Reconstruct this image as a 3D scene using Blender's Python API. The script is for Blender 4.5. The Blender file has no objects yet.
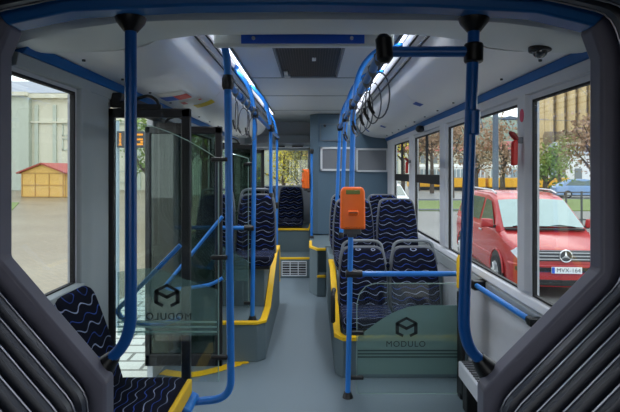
import bpy, bmesh, math, random
from mathutils import Vector, Matrix
random.seed(7)
C = bpy.context.scene.collection
F, CX, CY, H = 470.0, 312.0, 172.0, 1.5
PI = math.pi
def at(px, py, Y):
    return Vector(((px-CX)/F*Y, Y, H-(py-CY)/F*Y))

# ------------------------------------------------------------------ materials
def nt(name):
    m = bpy.data.materials.new(name); m.use_nodes = True
    t = m.node_tree
    for n in list(t.nodes): t.nodes.remove(n)
    out = t.nodes.new('ShaderNodeOutputMaterial')
    return m, t, out
def srgb(r, g, b):
    f = lambda c: ((c/255+0.055)/1.055)**2.4 if c > 10 else c/255/12.92
    return (f(r), f(g), f(b), 1)
def mat(name, col, rough=.5, metal=0., var=.08, scale=18., bump=0., spec=.5, emis=None, es=0.):
    m, t, out = nt(name)
    b = t.nodes.new('ShaderNodeBsdfPrincipled')
    b.inputs['Roughness'].default_value = rough
    b.inputs['Metallic'].default_value = metal
    b.inputs['Specular IOR Level'].default_value = spec
    tc = t.nodes.new('ShaderNodeTexCoord')
    nz = t.nodes.new('ShaderNodeTexNoise'); nz.inputs['Scale'].default_value = scale; nz.inputs['Detail'].default_value = 4
    t.links.new(tc.outputs['Object'], nz.inputs['Vector'])
    mx = t.nodes.new('ShaderNodeMix'); mx.data_type = 'RGBA'
    mx.inputs[6].default_value = tuple(c*(1-var) for c in col[:3])+(1,)
    mx.inputs[7].default_value = tuple(min(1, c*(1+var)) for c in col[:3])+(1,)
    t.links.new(nz.outputs['Fac'], mx.inputs[0])
    t.links.new(mx.outputs[2], b.inputs['Base Color'])
    if bump:
        bp = t.nodes.new('ShaderNodeBump'); bp.inputs['Strength'].default_value = bump; bp.inputs['Distance'].default_value = .01
        t.links.new(nz.outputs['Fac'], bp.inputs['Height']); t.links.new(bp.outputs[0], b.inputs['Normal'])
    if emis:
        b.inputs['Emission Color'].default_value = emis; b.inputs['Emission Strength'].default_value = es
    t.links.new(b.outputs[0], out.inputs[0])
    return m
def glass(name, tint, refl=.06, frost=0., fcol=(.6, .75, .72, 1), rough=.02):
    m, t, out = nt(name)
    tr = t.nodes.new('ShaderNodeBsdfTransparent'); tr.inputs[0].default_value = tint
    gl = t.nodes.new('ShaderNodeBsdfGlossy'); gl.inputs['Roughness'].default_value = rough; gl.inputs[0].default_value = (.9, .95, .95, 1)
    mx = t.nodes.new('ShaderNodeMixShader'); mx.inputs[0].default_value = refl
    t.links.new(tr.outputs[0], mx.inputs[1]); t.links.new(gl.outputs[0], mx.inputs[2])
    last = mx
    if frost:
        df = t.nodes.new('ShaderNodeBsdfDiffuse'); df.inputs[0].default_value = fcol
        tl = t.nodes.new('ShaderNodeBsdfTranslucent'); tl.inputs[0].default_value = fcol
        m1 = t.nodes.new('ShaderNodeMixShader'); m1.inputs[0].default_value = .5
        t.links.new(df.outputs[0], m1.inputs[1]); t.links.new(tl.outputs[0], m1.inputs[2])
        m2 = t.nodes.new('ShaderNodeMixShader'); m2.inputs[0].default_value = frost
        t.links.new(mx.outputs[0], m2.inputs[1]); t.links.new(m1.outputs[0], m2.inputs[2]); last = m2
    t.links.new(last.outputs[0], out.inputs[0])
    return m
def math_n(t, op, a, b=None):
    n = t.nodes.new('ShaderNodeMath'); n.operation = op
    for i, v in enumerate((a, b)):
        if v is None: continue
        if isinstance(v, (int, float)): n.inputs[i].default_value = v
        else: t.links.new(v, n.inputs[i])
    return n.outputs[0]
def seat_fabric():
    m, t, out = nt('wave_fabric')
    b = t.nodes.new('ShaderNodeBsdfPrincipled'); b.inputs['Roughness'].default_value = .9; b.inputs['Specular IOR Level'].default_value = .1
    tc = t.nodes.new('ShaderNodeTexCoord'); sp = t.nodes.new('ShaderNodeSeparateXYZ')
    oi = t.nodes.new('ShaderNodeObjectInfo')
    t.links.new(tc.outputs['Object'], sp.inputs[0])
    u = math_n(t, 'ADD', sp.outputs[0], math_n(t, 'MULTIPLY', oi.outputs['Random'], .3))
    v = math_n(t, 'SUBTRACT', sp.outputs[2], sp.outputs[1])
    nz = t.nodes.new('ShaderNodeTexNoise'); nz.inputs['Scale'].default_value = 7; t.links.new(tc.outputs['Object'], nz.inputs['Vector'])
    ph = math_n(t, 'MULTIPLY', math_n(t, 'SINE', math_n(t, 'MULTIPLY', v, 31.)), 1.1)
    wv = math_n(t, 'MULTIPLY', math_n(t, 'SINE', math_n(t, 'ADD', math_n(t, 'MULTIPLY', u, 47.), ph)), .27)
    tt = math_n(t, 'ADD', math_n(t, 'ADD', math_n(t, 'MULTIPLY', v, 28.), wv), math_n(t, 'MULTIPLY', nz.outputs['Fac'], .9))
    fr = math_n(t, 'ABSOLUTE', math_n(t, 'SUBTRACT', math_n(t, 'FRACT', tt), .5))
    line = math_n(t, 'LESS_THAN', fr, .056)
    idn = math_n(t, 'FLOOR', tt)
    par = math_n(t, 'MODULO', math_n(t, 'ABSOLUTE', idn), 2.)
    nz2 = t.nodes.new('ShaderNodeTexNoise'); nz2.inputs['Scale'].default_value = 11; t.links.new(tc.outputs['Object'], nz2.inputs['Vector'])
    lc = t.nodes.new('ShaderNodeMix'); lc.data_type = 'RGBA'
    lc.inputs[6].default_value = srgb(150, 160, 190); lc.inputs[7].default_value = srgb(58, 84, 165)
    t.links.new(par, lc.inputs[0])
    fade = math_n(t, 'MULTIPLY', line, math_n(t, 'MINIMUM', math_n(t, 'MULTIPLY', math_n(t, 'MAXIMUM', math_n(t, 'SUBTRACT', nz2.outputs['Fac'], .22), 0.), 3.2), 1.))
    mx = t.nodes.new('ShaderNodeMix'); mx.data_type = 'RGBA'
    mx.inputs[6].default_value = srgb(20, 22, 35)
    t.links.new(fade, mx.inputs[0]); t.links.new(lc.outputs[2], mx.inputs[7])
    t.links.new(mx.outputs[2], b.inputs['Base Color']); t.links.new(b.outputs[0], out.inputs[0])
    return m
def brick(name, c1, c2, mortar, scale, bw=.5, rh=.25, rough=.5, ms=.02):
    m, t, out = nt(name)
    b = t.nodes.new('ShaderNodeBsdfPrincipled'); b.inputs['Roughness'].default_value = rough
    tc = t.nodes.new('ShaderNodeTexCoord'); br = t.nodes.new('ShaderNodeTexBrick')
    br.inputs['Color1'].default_value = c1; br.inputs['Color2'].default_value = c2; br.inputs['Mortar'].default_value = mortar
    br.inputs['Scale'].default_value = scale; br.inputs['Brick Width'].default_value = bw; br.inputs['Row Height'].default_value = rh
    br.inputs['Mortar Size'].default_value = ms
    nz = t.nodes.new('ShaderNodeTexNoise'); nz.inputs['Scale'].default_value = .35; nz.inputs['Detail'].default_value = 5
    t.links.new(tc.outputs['Object'], br.inputs['Vector']); t.links.new(tc.outputs['Object'], nz.inputs['Vector'])
    mx = t.nodes.new('ShaderNodeMix'); mx.data_type = 'RGBA'; mx.blend_type = 'MULTIPLY'; mx.inputs[0].default_value = .55
    cr = t.nodes.new('ShaderNodeValToRGB'); cr.color_ramp.elements[0].position = .35; cr.color_ramp.elements[0].color = (.55, .45, .32, 1)
    cr.color_ramp.elements[1].position = .62; cr.color_ramp.elements[1].color = (1, 1, 1, 1)
    t.links.new(nz.outputs['Fac'], cr.inputs[0]); t.links.new(br.outputs['Color'], mx.inputs[6]); t.links.new(cr.outputs[0], mx.inputs[7])
    t.links.new(mx.outputs[2], b.inputs['Base Color']); t.links.new(b.outputs[0], out.inputs[0])
    return m
def emit(name, col, s):
    m, t, out = nt(name); e = t.nodes.new('ShaderNodeEmission'); e.inputs[0].default_value = col; e.inputs[1].default_value = s
    t.links.new(e.outputs[0], out.inputs[0]); return m

M = dict(
 wall=mat('wall_plastic', srgb(200, 203, 208), .45, var=.03),
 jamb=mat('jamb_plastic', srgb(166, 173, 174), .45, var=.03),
 sill=mat('sill_plastic', srgb(225, 228, 232), .4, var=.02),
 cove=mat('cove_plastic', srgb(236, 236, 236), .38, var=.03, scale=3),
 ceil=mat('ceiling_plastic', srgb(214, 216, 217), .42, var=.02, scale=3),
 header=mat('header_plastic', srgb(218, 222, 220), .45, var=.03, scale=3),
 ring=mat('ring_paint', srgb(118, 117, 132), .42, var=.04),
 blue=mat('blue_paint', srgb(38, 120, 205), .3, var=.04),
 bluestrip=mat('blue_strip', srgb(16, 98, 168), .4, var=.04),
 black=mat('black_plastic', srgb(20, 20, 22), .4, var=.1),
 gasket=mat('black_rubber', srgb(24, 24, 27), .7, var=.1),
 bellow=mat('bellows_rubber', srgb(56, 62, 78), .36, var=.12, scale=30),
 rail=mat('bellows_rail', srgb(165, 168, 180), .3, .4, var=.05),
 yellow=mat('yellow_edge', srgb(240, 190, 10), .5, var=.04),
 vinyl=mat('floor_vinyl', srgb(108, 122, 130), .5, var=.16, scale=160),
 side=mat('carpet_side', srgb(94, 110, 116), .8, var=.12, scale=120),
 tower=mat('tower_panel', srgb(84, 108, 126), .6, var=.08, scale=90),
 panel=mat('grey_panel', srgb(116, 120, 126), .5, var=.03),
 frame=mat('pale_frame', srgb(205, 210, 214), .4, var=.02),
 fabric=seat_fabric(),
 shell=mat('seat_shell', srgb(96, 100, 106), .5, var=.05),
 grab=mat('grey_handle', srgb(112, 118, 124), .4, var=.05),
 orange=mat('orange_plastic', srgb(240, 105, 20), .4, var=.03),
 lcd=mat('lcd', srgb(84, 92, 18), .3, var=.05, emis=srgb(90, 110, 10), es=.12),
 darkgrey=mat('dark_grey', srgb(66, 68, 72), .5, var=.06),
 silver=mat('silver', srgb(190, 192, 195), .3, .7, var=.04),
 vent=mat('hatch_dark', srgb(26, 25, 26), .5, var=.15, scale=60),
 red=mat('red_plastic', srgb(205, 30, 25), .4, var=.04),
 white=mat('white_paint', srgb(236, 238, 238), .5, var=.02),
 led=emit('led_light', (.80, .86, 1, 1), 3.6),
 ledsign=emit('amber_led', (1, .38, .04, 1), 1.6),
 glass=glass('window_glass', (.93, .95, .94, 1), .05),
 doorglass=glass('door_glass', (.95, .97, .96, 1), .05),
 doorglass_dark=glass('tinted_door_glass', (.44, .52, .47, 1), .06),
 partglass=glass('partition_glass', (.94, .97, .96, 1), .04),
 etched=glass('etched_glass', (.84, .91, .9, 1), .03, .2, srgb(140, 170, 168)),
 edgeglass=glass('glass_edge', (.75, .88, .84, 1), .08, .25, (.75, .9, .85, 1)),
 etchline=glass('etched_line', (.8, .9, .88, 1), .02, .55, (.55, .7, .68, 1)),
 logo=mat('logo_ink', srgb(34, 44, 46), .6, var=.02),
 straps=mat('strap_grey', srgb(98, 100, 108), .5, var=.1),
 hblack=mat('hatch_rib', srgb(92, 86, 80), .5, .3, var=.1),
 # outside
 plaza=brick('plaza_cobble', srgb(146, 131, 104), srgb(130, 117, 92), srgb(104, 94, 74), 3., .5, .25, .35),
 tiles=brick('pale_pavers', srgb(232, 236, 232), srgb(222, 226, 220), srgb(120, 120, 112), 1.15, .5, .26, .5, .022),
 asphalt=mat('asphalt', srgb(112, 112, 109), .45, var=.15, scale=6),
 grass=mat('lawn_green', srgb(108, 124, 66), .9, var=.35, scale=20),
 stucco=mat('cream_stucco', srgb(206, 204, 184), .9, var=.05, scale=2),
 stucco2=mat('green_grey_stucco', srgb(180, 188, 174), .9, var=.05, scale=2),
 slate=mat('grey_roof', srgb(148, 152, 158), .8, var=.1, scale=4),
 wood=mat('kiosk_wood', srgb(216, 176, 98), .7, var=.12, scale=6),
 woodd=mat('kiosk_batten', srgb(186, 146, 80), .7, var=.12, scale=6),
 redroof=mat('kiosk_roof', srgb(160, 78, 66), .8, var=.15, scale=8),
 paper=mat('window_dark', srgb(120, 128, 130), .3, var=.1),
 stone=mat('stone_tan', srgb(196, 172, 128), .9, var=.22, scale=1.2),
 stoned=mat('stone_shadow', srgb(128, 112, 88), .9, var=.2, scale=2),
 bark=mat('tree_bark', srgb(84, 72, 62), .9, var=.2, scale=10),
 lamp=mat('lamp_grey', srgb(78, 92, 108), .5, var=.08),
 tramy=mat('tram_yellow', srgb(240, 176, 30), .4, var=.05),
 tramw=mat('tram_white', srgb(232, 232, 226), .5, var=.03),
 tramg=mat('tram_glass', srgb(150, 165, 170), .2, var=.1),
 vred=mat('van_red', srgb(172, 52, 52), .22, var=.06, scale=6),
 vglass=mat('van_glass', srgb(150, 170, 165), .06, var=.12, scale=3, spec=1.),
 vdark=mat('van_side_glass', srgb(74, 92, 84), .08, var=.2, scale=4, spec=1.),
 chrome=mat('chrome', srgb(215, 218, 220), .15, .9, var=.02),
 lens=mat('headlight_lens', srgb(220, 226, 232), .1, .2, var=.05),
 tyre=mat('tyre', srgb(34, 34, 36), .8, var=.1),
 plate=mat('number_plate', srgb(235, 238, 238), .5, var=.02),
 plateblue=mat('plate_blue', srgb(40, 90, 200), .5, var=.02),
 bluecar=mat('blue_car_paint', srgb(120, 150, 190), .3, var=.05),
 yellowcar=mat('yellow_car_paint', srgb(232, 196, 40), .3, var=.05),
 whitecar=mat('white_car_paint', srgb(228, 232, 234), .3, var=.03),
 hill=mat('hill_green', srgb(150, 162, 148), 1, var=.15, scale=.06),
 fence=mat('fence_iron', srgb(74, 76, 78), .6, var=.1),
 coat=mat('dark_coat', srgb(52, 54, 66), .9, var=.1), skin=mat('skin', srgb(205, 165, 140), .7, var=.05),
)
def leafmat(name, a, b):
    m = mat(name, a, .85, var=.3, scale=3); 
    t = m.node_tree; mx = [n for n in t.nodes if n.type == 'MIX'][0]
    mx.inputs[6].default_value = a; mx.inputs[7].default_value = b
    return m
M['leaf_rust'] = leafmat('leaves_rust', srgb(132, 98, 76), srgb(178, 150, 120))
M['leaf_green'] = leafmat('leaves_green', srgb(84, 112, 50), srgb(140, 160, 80))
M['leaf_yellow'] = leafmat('leaves_yellow', srgb(206, 190, 40), srgb(232, 220, 110))
M['leaf_olive'] = leafmat('leaves_olive', srgb(110, 120, 70), srgb(160, 150, 96))

# ------------------------------------------------------------------ mesh helpers
def NB(): return bmesh.new()
def bx(bm, x0, x1, y0, y1, z0, z1):
    vs = [bm.verts.new((x, y, z)) for x in (x0, x1) for y in (y0, y1) for z in (z0, z1)]
    for f in ((0, 1, 3, 2), (4, 6, 7, 5), (0, 4, 5, 1), (2, 3, 7, 6), (0, 2, 6, 4), (1, 5, 7, 3)):
        bm.faces.new([vs[i] for i in f])
    return bm
def prism(bm, pts, axis, a, b):
    """extrude a 2-D polygon along axis ('x','y','z') from a to b; pts are the two other coordinates in xyz order"""
    def mk(p, t):
        return {'x': (t, p[0], p[1]), 'y': (p[0], t, p[1]), 'z': (p[0], p[1], t)}[axis]
    A = [bm.verts.new(mk(p, a)) for p in pts]; B = [bm.verts.new(mk(p, b)) for p in pts]
    n = len(pts)
    bm.faces.new(A); bm.faces.new(B[::-1])
    for i in range(n): bm.faces.new((A[i], B[i], B[(i+1) % n], A[(i+1) % n]))
    return bm
def round_path(pts, r=.08, n=6):
    pts = [Vector(p) for p in pts]
    out = [pts[0]]
    for i in range(1, len(pts)-1):
        a, b, c = pts[i-1], pts[i], pts[i+1]
        rr = min(r, (a-b).length*.49, (c-b).length*.49)
        p0 = b+(a-b).normalized()*rr; p2 = b+(c-b).normalized()*rr
        for k in range(n+1):
            t = k/n; out.append(p0*(1-t)**2+b*2*t*(1-t)+p2*t*t)
    out.append(pts[-1]); return out
def tube(bm, pts, r, seg=12, caps=True, radii=None):
    pts = [Vector(p) for p in pts]; n = len(pts); rings = []
    prev = None
    for i, p in enumerate(pts):
        d = (pts[min(i+1, n-1)]-pts[max(i-1, 0)]).normalized()
        if prev is None:
            up = Vector((0, 0, 1)) if abs(d.z) < .9 else Vector((1, 0, 0))
            u = d.cross(up).normalized()
        else:
            u = (prev-d*prev.dot(d)).normalized()
        prev = u; w = d.cross(u)
        rr = radii[i] if radii else r
        rings.append([bm.verts.new(p+(u*math.cos(2*PI*k/seg)+w*math.sin(2*PI*k/seg))*rr) for k in range(seg)])
    for a, b in zip(rings, rings[1:]):
        for k in range(seg): bm.faces.new((a[k], a[(k+1) % seg], b[(k+1) % seg], b[k]))
    if caps:
        bm.faces.new(rings[0][::-1]); bm.faces.new(rings[-1])
    return bm
def cyl(bm, a, b, r, seg=16): return tube(bm, [a, b], r, seg)
def obj(name, bm, m, parent=None, bevel=0., smooth=True, seg=2):
    bmesh.ops.recalc_face_normals(bm, faces=bm.faces[:])
    me = bpy.data.meshes.new(name); bm.to_mesh(me); bm.free()
    me.materials.append(m)
    if smooth:
        for p in me.polygons: p.use_smooth = True
        try: me.set_sharp_from_angle(angle=math.radians(38))
        except Exception: pass
    o = bpy.data.objects.new(name, me); C.objects.link(o)
    if parent: o.parent = parent
    if bevel:
        b = o.modifiers.new('bevel', 'BEVEL'); b.width = bevel; b.segments = seg; b.limit_method = 'ANGLE'; b.angle_limit = math.radians(40)
        b.harden_normals = False
    return o
def thing(name, label, cat, loc=(0, 0, 0), rz=0., group=None):
    o = bpy.data.objects.new(name, None); C.objects.link(o); o.empty_display_size = .1
    o.location = loc; o.rotation_euler = (0, 0, rz); o['label'] = label; o['category'] = cat
    if group: o['group'] = group
    return o
def tag(o, label, cat, group=None, kind=None):
    o['label'] = label; o['category'] = cat
    if group: o['group'] = group
    if kind: o['kind'] = kind
    return o
def struct(name, bm, m, bevel=0., smooth=True):
    o = obj(name, bm, m, None, bevel, smooth); o['kind'] = 'structure'; return o
def sroot(name, loc=(0, 0, 0)):
    o = bpy.data.objects.new(name, None); C.objects.link(o); o.location = loc; o['kind'] = 'structure'; return o
def dup(root, loc, rz=0., label=None, group=None, scale=None):
    r = root.copy(); C.objects.link(r); r.location = loc; r.rotation_euler = (0, 0, rz)
    if label: r['label'] = label
    if group: r['group'] = group
    if scale: r.scale = scale
    for ch in list(root.children):
        c = ch.copy(); C.objects.link(c); c.parent = r
        for g in list(ch.children):
            d = g.copy(); C.objects.link(d); d.parent = c
    return r
def ribbon(bm, pts, w, y, sx=1):
    """flat stroke in the XZ plane at depth y"""
    for a, b in zip(pts, pts[1:]):
        a = Vector((a[0]*sx, y, a[1])); b = Vector((b[0]*sx, y, b[1]))
        d = (b-a).normalized(); n = Vector((-d.z, 0, d.x))*w/2; e = d*w*.3
        bm.faces.new([bm.verts.new(p) for p in (a-e+n, b+e+n, b+e-n, a-e-n)])
def text_bm(s, size, spacing=1.0, extrude=0.):
    cu = bpy.data.curves.new('lettering', 'FONT'); cu.body = s; cu.size = size; cu.align_x = 'CENTER'; cu.align_y = 'CENTER'
    cu.space_character = spacing; cu.extrude = extrude
    o = bpy.data.objects.new('lettering', cu); C.objects.link(o)
    dg = bpy.context.evaluated_depsgraph_get()
    me = bpy.data.meshes.new_from_object(o.evaluated_get(dg))
    bm = NB(); bm.from_mesh(me)
    bpy.data.objects.remove(o); bpy.data.curves.remove(cu); bpy.data.meshes.remove(me)
    return bm
def xz_text(s, size, x, y, z, m, parent, mirror=False, spacing=1.0, name='lettering'):
    bm = text_bm(s, size, spacing)
    for v in bm.verts:
        v.co = Vector((x+v.co.x*(-1 if mirror else 1), y, z+v.co.y))
    return obj(name, bm, m, parent, smooth=False)

# ------------------------------------------------------------------ bus shell
XW = 1.14          # inner face of the side walls
XG = 1.150          # glass plane
XO = 1.178
Y0, Y1 = 1.70, 8.25
ZC = 2.37
def wall_grid(bm, xs, ys, zs, holes):
    ys = sorted(set(ys+[h[i] for h in holes for i in (0, 1)])); zs = sorted(set(zs+[h[i] for h in holes for i in (2, 3)]))
    for ya, yb in zip(ys, ys[1:]):
        za = None
        for z0, z1 in zip(zs, zs[1:]):
            inside = any(h[0]-1e-6 <= ya and yb <= h[1]+1e-6 and h[2]-1e-6 <= z0 and z1 <= h[3]+1e-6 for h in holes)
            if not inside: bx(bm, xs[0], xs[1], ya, yb, z0, z1)
    bmesh.ops.remove_doubles(bm, verts=bm.verts[:], dist=1e-5)
ZT, ZB = 1.875, .855
right_holes = [(1.76, 2.435, ZB, ZT), (2.60, 3.93, ZB, ZT), (4.16, 5.20, ZB, ZT), (5.46, 6.50, ZB, ZT)]
left_holes = [(1.76, 2.265, .96, 1.885), (2.66, 3.36, .0, 1.90), (4.36, 5.34, .9, ZT), (5.5, 6.64, 0., 1.90)]
bm = NB(); wall_grid(bm, (XW, XO), [Y0, Y1], [-.05, ZC+.05], right_holes); struct('wall_right', bm, M['wall'], smooth=False)
bm = NB(); wall_grid(bm, (-XO, -XW), [Y0, Y1], [-.05, ZC+.05], left_holes); struct('wall_left', bm, M['wall'], smooth=False)

wn = 0
def window(hole, side, split=False):
    global wn; wn += 1
    y0, y1, z0, z1 = hole; s = side
    r = sroot('window_%d' % wn)
    xa, xb = sorted((s*(XG-.008), s*(XG+.012)))
    g = NB(); t = .011
    bx(g, xa, xb, y0, y1, z0, z0+t); bx(g, xa, xb, y0, y1, z1-t, z1); bx(g, xa, xb, y0, y0+t, z0, z1); bx(g, xa, xb, y1-t, y1, z0, z1)
    obj('gasket', g, M['gasket'], r)
    p = NB(); bx(p, s*XG-.002, s*XG+.002, y0+.004, y1-.004, z0+.004, z1-.004); obj('pane', p, M['glass'], r, smooth=False)
    if split:
        g = NB(); bx(g, xa, xb, y0, y1, 1.385, 1.475); obj('transom', g, M['gasket'], r, .004)
        g = NB(); ym = y0+(y1-y0)*.53; bx(g, xa, xb, ym-.018, ym+.018, 1.47, z1); obj('mullion', g, M['gasket'], r)
        g = NB(); bx(g, xa, xb, y0, y1, z0, z0+.02); bx(g, xa, xb, y1-.03, y1, z0, z1); obj('sliding_frame', g, M['black'], r)
    return r
for i, h in enumerate(right_holes): window(h, 1, i >= 2)
window(left_holes[0], -1); window(left_holes[2], -1)
# pillars beside the panes (raised covers)
bm = NB()
for y0, y1 in ((2.445, 2.59), (3.94, 4.15), (5.21, 5.45), (6.51, 6.99)):
    prism(bm, [(XW+.005, y0), (XW-.022, y0+.03), (XW-.022, y1-.03), (XW+.005, y1)], 'z', .87, 1.93)
struct('trim_1', bm, M['wall'], .004)
bm = NB()   # sill strip on the right
prism(bm, [(XW+.02, ZB+.004), (XW-.012, ZB-.012), (XW-.02, ZB-.05), (XW+.01, ZB-.055)], 'y', 1.74, 6.98)
struct('trim_2', bm, M['sill'], .003)
bm = NB()
prism(bm, [(XW+.01, ZB-.06), (XW-.014, ZB-.07), (XW-.014, ZB-.155), (XW+.01, ZB-.17)], 'y', 1.74, 6.98)
struct('trim_3', bm, M['jamb'], .003)
# upper lintel panel over the windows + blue strips
for s, n in ((1, 4), (-1, 6)):
    bm = NB(); prism(bm, [(s*(XW+.01), 1.90), (s*(XW-.02), 1.905), (s*(XW-.03), 1.955), (s*(XW+.01), 1.96)], 'y', 1.78, 6.98)
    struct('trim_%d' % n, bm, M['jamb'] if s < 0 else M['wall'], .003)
    bm = NB(); prism(bm, [(s*(XW+.01), 1.955), (s*(XW-.035), 1.957), (s*(XW-.06), 1.995), (s*(XW+.01), 2.0)], 'y', 1.8, 6.98)
    struct('trim_%d' % (n+1), bm, M['bluestrip'], .003)
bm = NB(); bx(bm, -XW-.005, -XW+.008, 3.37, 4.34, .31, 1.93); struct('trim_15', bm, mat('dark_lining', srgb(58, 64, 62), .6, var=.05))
# left jamb post between window and doorway
bm = NB()
prism(bm, [(-XW-.01, 2.27), (-XW+.02, 2.285), (-XW+.022, 2.36), (-XW+.018, 2.40), (-XW+.018, 2.595), (-XW-.01, 2.61)], 'z', 0, 1.93)
struct('trim_8', bm, M['jamb'], .006)
bm = NB(); prism(bm, [(-XW-.02, .97), (-XW+.03, .955), (-XW+.035, .90), (-XW-.01, .88)], 'y', 1.74, 2.30); struct('trim_9', bm, M['jamb'], .004)

# floor
bm = NB(); bx(bm, -XW, XW, -1.3, Y1, -.06, 0); struct('floor', bm, M['vinyl'], smooth=False)
# ceiling: centre panel + seams
bm = NB(); bx(bm, -XO, XO, 1.9, Y1, ZC, ZC+.06)
struct('ceiling', bm, M['ceil'], smooth=False)
for i, y in enumerate((4.33, 5.35, 6.6)):
    bm = NB(); bx(bm, -.56, .56, y, y+.012, ZC-.004, ZC+.002); struct('trim_%d' % (10+i), bm, M['panel'])
# rear wall with window
bm = NB()
rh = (-1.05, -.05, 1.24, 1.90)
for (a, b, c, d) in ((-XW, XW, -.05, rh[2]), (-XW, XW, rh[3], ZC), (-XW, rh[0], rh[2], rh[3]), (rh[1], XW, rh[2], rh[3])):
    bx(bm, a, b, 8.2, 8.28, c, d)
struct('wall_back', bm, M['wall'], smooth=False)
wn += 1; r = sroot('window_%d' % wn)
g = NB(); t = .025
bx(g, rh[0], rh[1], 8.19, 8.22, rh[2], rh[2]+t); bx(g, rh[0], rh[1], 8.19, 8.22, rh[3]-t, rh[3]); bx(g, rh[0], rh[0]+t, 8.19, 8.22, rh[2], rh[3]); bx(g, rh[1]-t, rh[1], 8.19, 8.22, rh[2], rh[3])
obj('frame', g, M['sill'], r)
g = NB(); bx(g, rh[0], rh[1], 8.215, 8.22, rh[2], rh[3]); obj('pane', g, M['glass'], r, smooth=False)
bm = NB(); prism(bm, [(7.95, 1.99), (8.0, 1.93), (8.2, 1.91), (8.2, 2.10), (8.05, 2.13)], 'x', -XW, -.04); struct('trim_13', bm, M['wall'], .01)
for x0, x1, lb in ((-.60, -.46, 'left of the pair'), (-.34, -.15, 'right of the pair')):
    bm = NB()
    bx(bm, x0, x1, 7.955, 8.0, 1.922, 1.945)
    tag(obj('air_slot', bm, M['black']), 'narrow black air slot above the rear window, '+lb, 'vent', 'air slots above the rear window')
# added unseen wall behind the viewpoint; its opening limits light on the bellows
bm = NB()
bx(bm, -1.3, 1.3, -1.36, -1.3, -.06, .9); bx(bm, -1.3, 1.3, -1.36, -1.3, 1.95, 2.4); bx(bm, -1.3, -1.0, -1.36, -1.3, .9, 1.95); bx(bm, 1.0, 1.3, -1.36, -1.3, .9, 1.95)
struct('light_baffle', bm, M['wall'])

# coves
cove_prof = [(.615, 2.37), (.625, 2.335), (.655, 2.27), (.68, 2.18), (.71, 2.115), (.77, 2.06), (.86, 2.025), (.98, 2.005), (1.15, 1.995)]
def smooth_prof(p, n=4):
    out = []
    for i in range(len(p)-1):
        p0 = p[max(i-1, 0)]; p1 = p[i]; p2 = p[i+1]; p3 = p[min(i+2, len(p)-1)]
        for k in range(n):
            t = k/n
            out.append(tuple(.5*((2*p1[j])+(-p0[j]+p2[j])*t+(2*p0[j]-5*p1[j]+4*p2[j]-p3[j])*t*t+(-p0[j]+3*p1[j]-3*p2[j]+p3[j])*t**3) for j in (0, 1)))
    out.append(p[-1]); return out
cp = smooth_prof(cove_prof)
def lerp_tab(tab, x):
    x = abs(x)
    for (a, va), (b, vb) in zip(tab, tab[1:]):
        if x <= b: return va+(vb-va)*(x-a)/(b-a)
    return tab[-1][1]
yr = [(0, 2.34), (.55, 2.34), (.66, 2.28), (.72, 2.16), (.8, 2.08), (.91, 2.01), (1.02, 1.96), (1.15, 1.97)]
zr = [(0, 2.186), (.55, 2.182), (.66, 2.15), (.72, 2.103), (.8, 2.045), (.91, 2.013), (1.02, 1.998), (1.15, 1.99)]
for s, nm, lb in ((1, 'cove_panel', 'curved pale cove panel above the right-hand windows'), (-1, 'cove_panel', 'curved pale cove panel above the folding doors')):
    t = thing(nm, lb, 'ceiling panel', (0, 0, 0))
    for a, b in ((1.95, 3.62), (3.626, 5.2), (5.206, 6.97)):
        bm = NB()
        A = [bm.verts.new((s*x, lerp_tab(yr, x) if a < 2 else a, z)) for x, z in cp]; B = [bm.verts.new((s*x, b, z)) for x, z in cp]
        for i in range(len(cp)-1): bm.faces.new((A[i], A[i+1], B[i+1], B[i]))
        for R_ in (A, B):
            e = bm.verts.new((s*1.15, R_[0].co.y, 2.37)); bm.faces.new(R_+[e])
        obj('panel_section', bm, M['cove'], t)
    bm = NB()
    for x, z in ((.63, 2.318), (.652, 2.262)):
        bx(bm, *sorted((s*(x-.010), s*(x+.004))), 2.3, 6.95, z-.008, z+.006)
    obj('seam', bm, M['black'], t)
    bm = NB()
    for k in range(11):
        y = 2.1+k*.43
        cyl(bm, (s*1.02, y, 1.994), (s*1.02, y, 2.005), .008, 8)
    obj('screws', bm, M['darkgrey'], t)
# LED strips
for s, lb in ((1, 'long bluish white light strip along the ceiling above the straps'), (-1, 'long bluish white light strip along the ceiling on the door side')):
    t = thing('light_strip', lb, 'light')
    bm = NB(); bx(bm, *sorted((s*.571, s*.598)), 2.05, 7.0, ZC-.012, ZC-.002); obj('diffuser', bm, M['led'], t)
    bm = NB(); bx(bm, *sorted((s*.556, s*.571)), 2.05, 7.0, ZC-.018, ZC-.001); obj('rail', bm, M['panel'], t)

# header fairing behind the articulation
hx = [i/32*2.3-1.15 for i in range(33)]
zf = [(0, 2.072), (.5, 2.068), (.71, 2.06), (.93, 2.03), (1.15, 1.970)]
bm = NB(); cols = []
for x in hx:
    f = (1.76, lerp_tab(zf, x)); r_ = (lerp_tab(yr, x), lerp_tab(zr, x))
    pts = [(1.72, ZC-.003), (1.735, f[1]+.03)]
    for k in range(7):
        u = k/6; c = f[1]+(r_[1]-f[1])*u+.012*math.sin(PI*u)*-1
        pts.append((f[0]+(r_[0]-f[0])*u, c))
    pts += [(r_[0]+.015, r_[1]+.01), (r_[0]+.02, ZC-.003)]
    cols.append([bm.verts.new((x, y, z)) for y, z in pts])
for a, b in zip(cols, cols[1:]):
    for i in range(len(a)-1): bm.faces.new((a[i], a[i+1], b[i+1], b[i]))
tag(obj('header_fairing', bm, M['header']), 'pale arched fairing across the ceiling just behind the bellows frame', 'ceiling panel')

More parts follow.
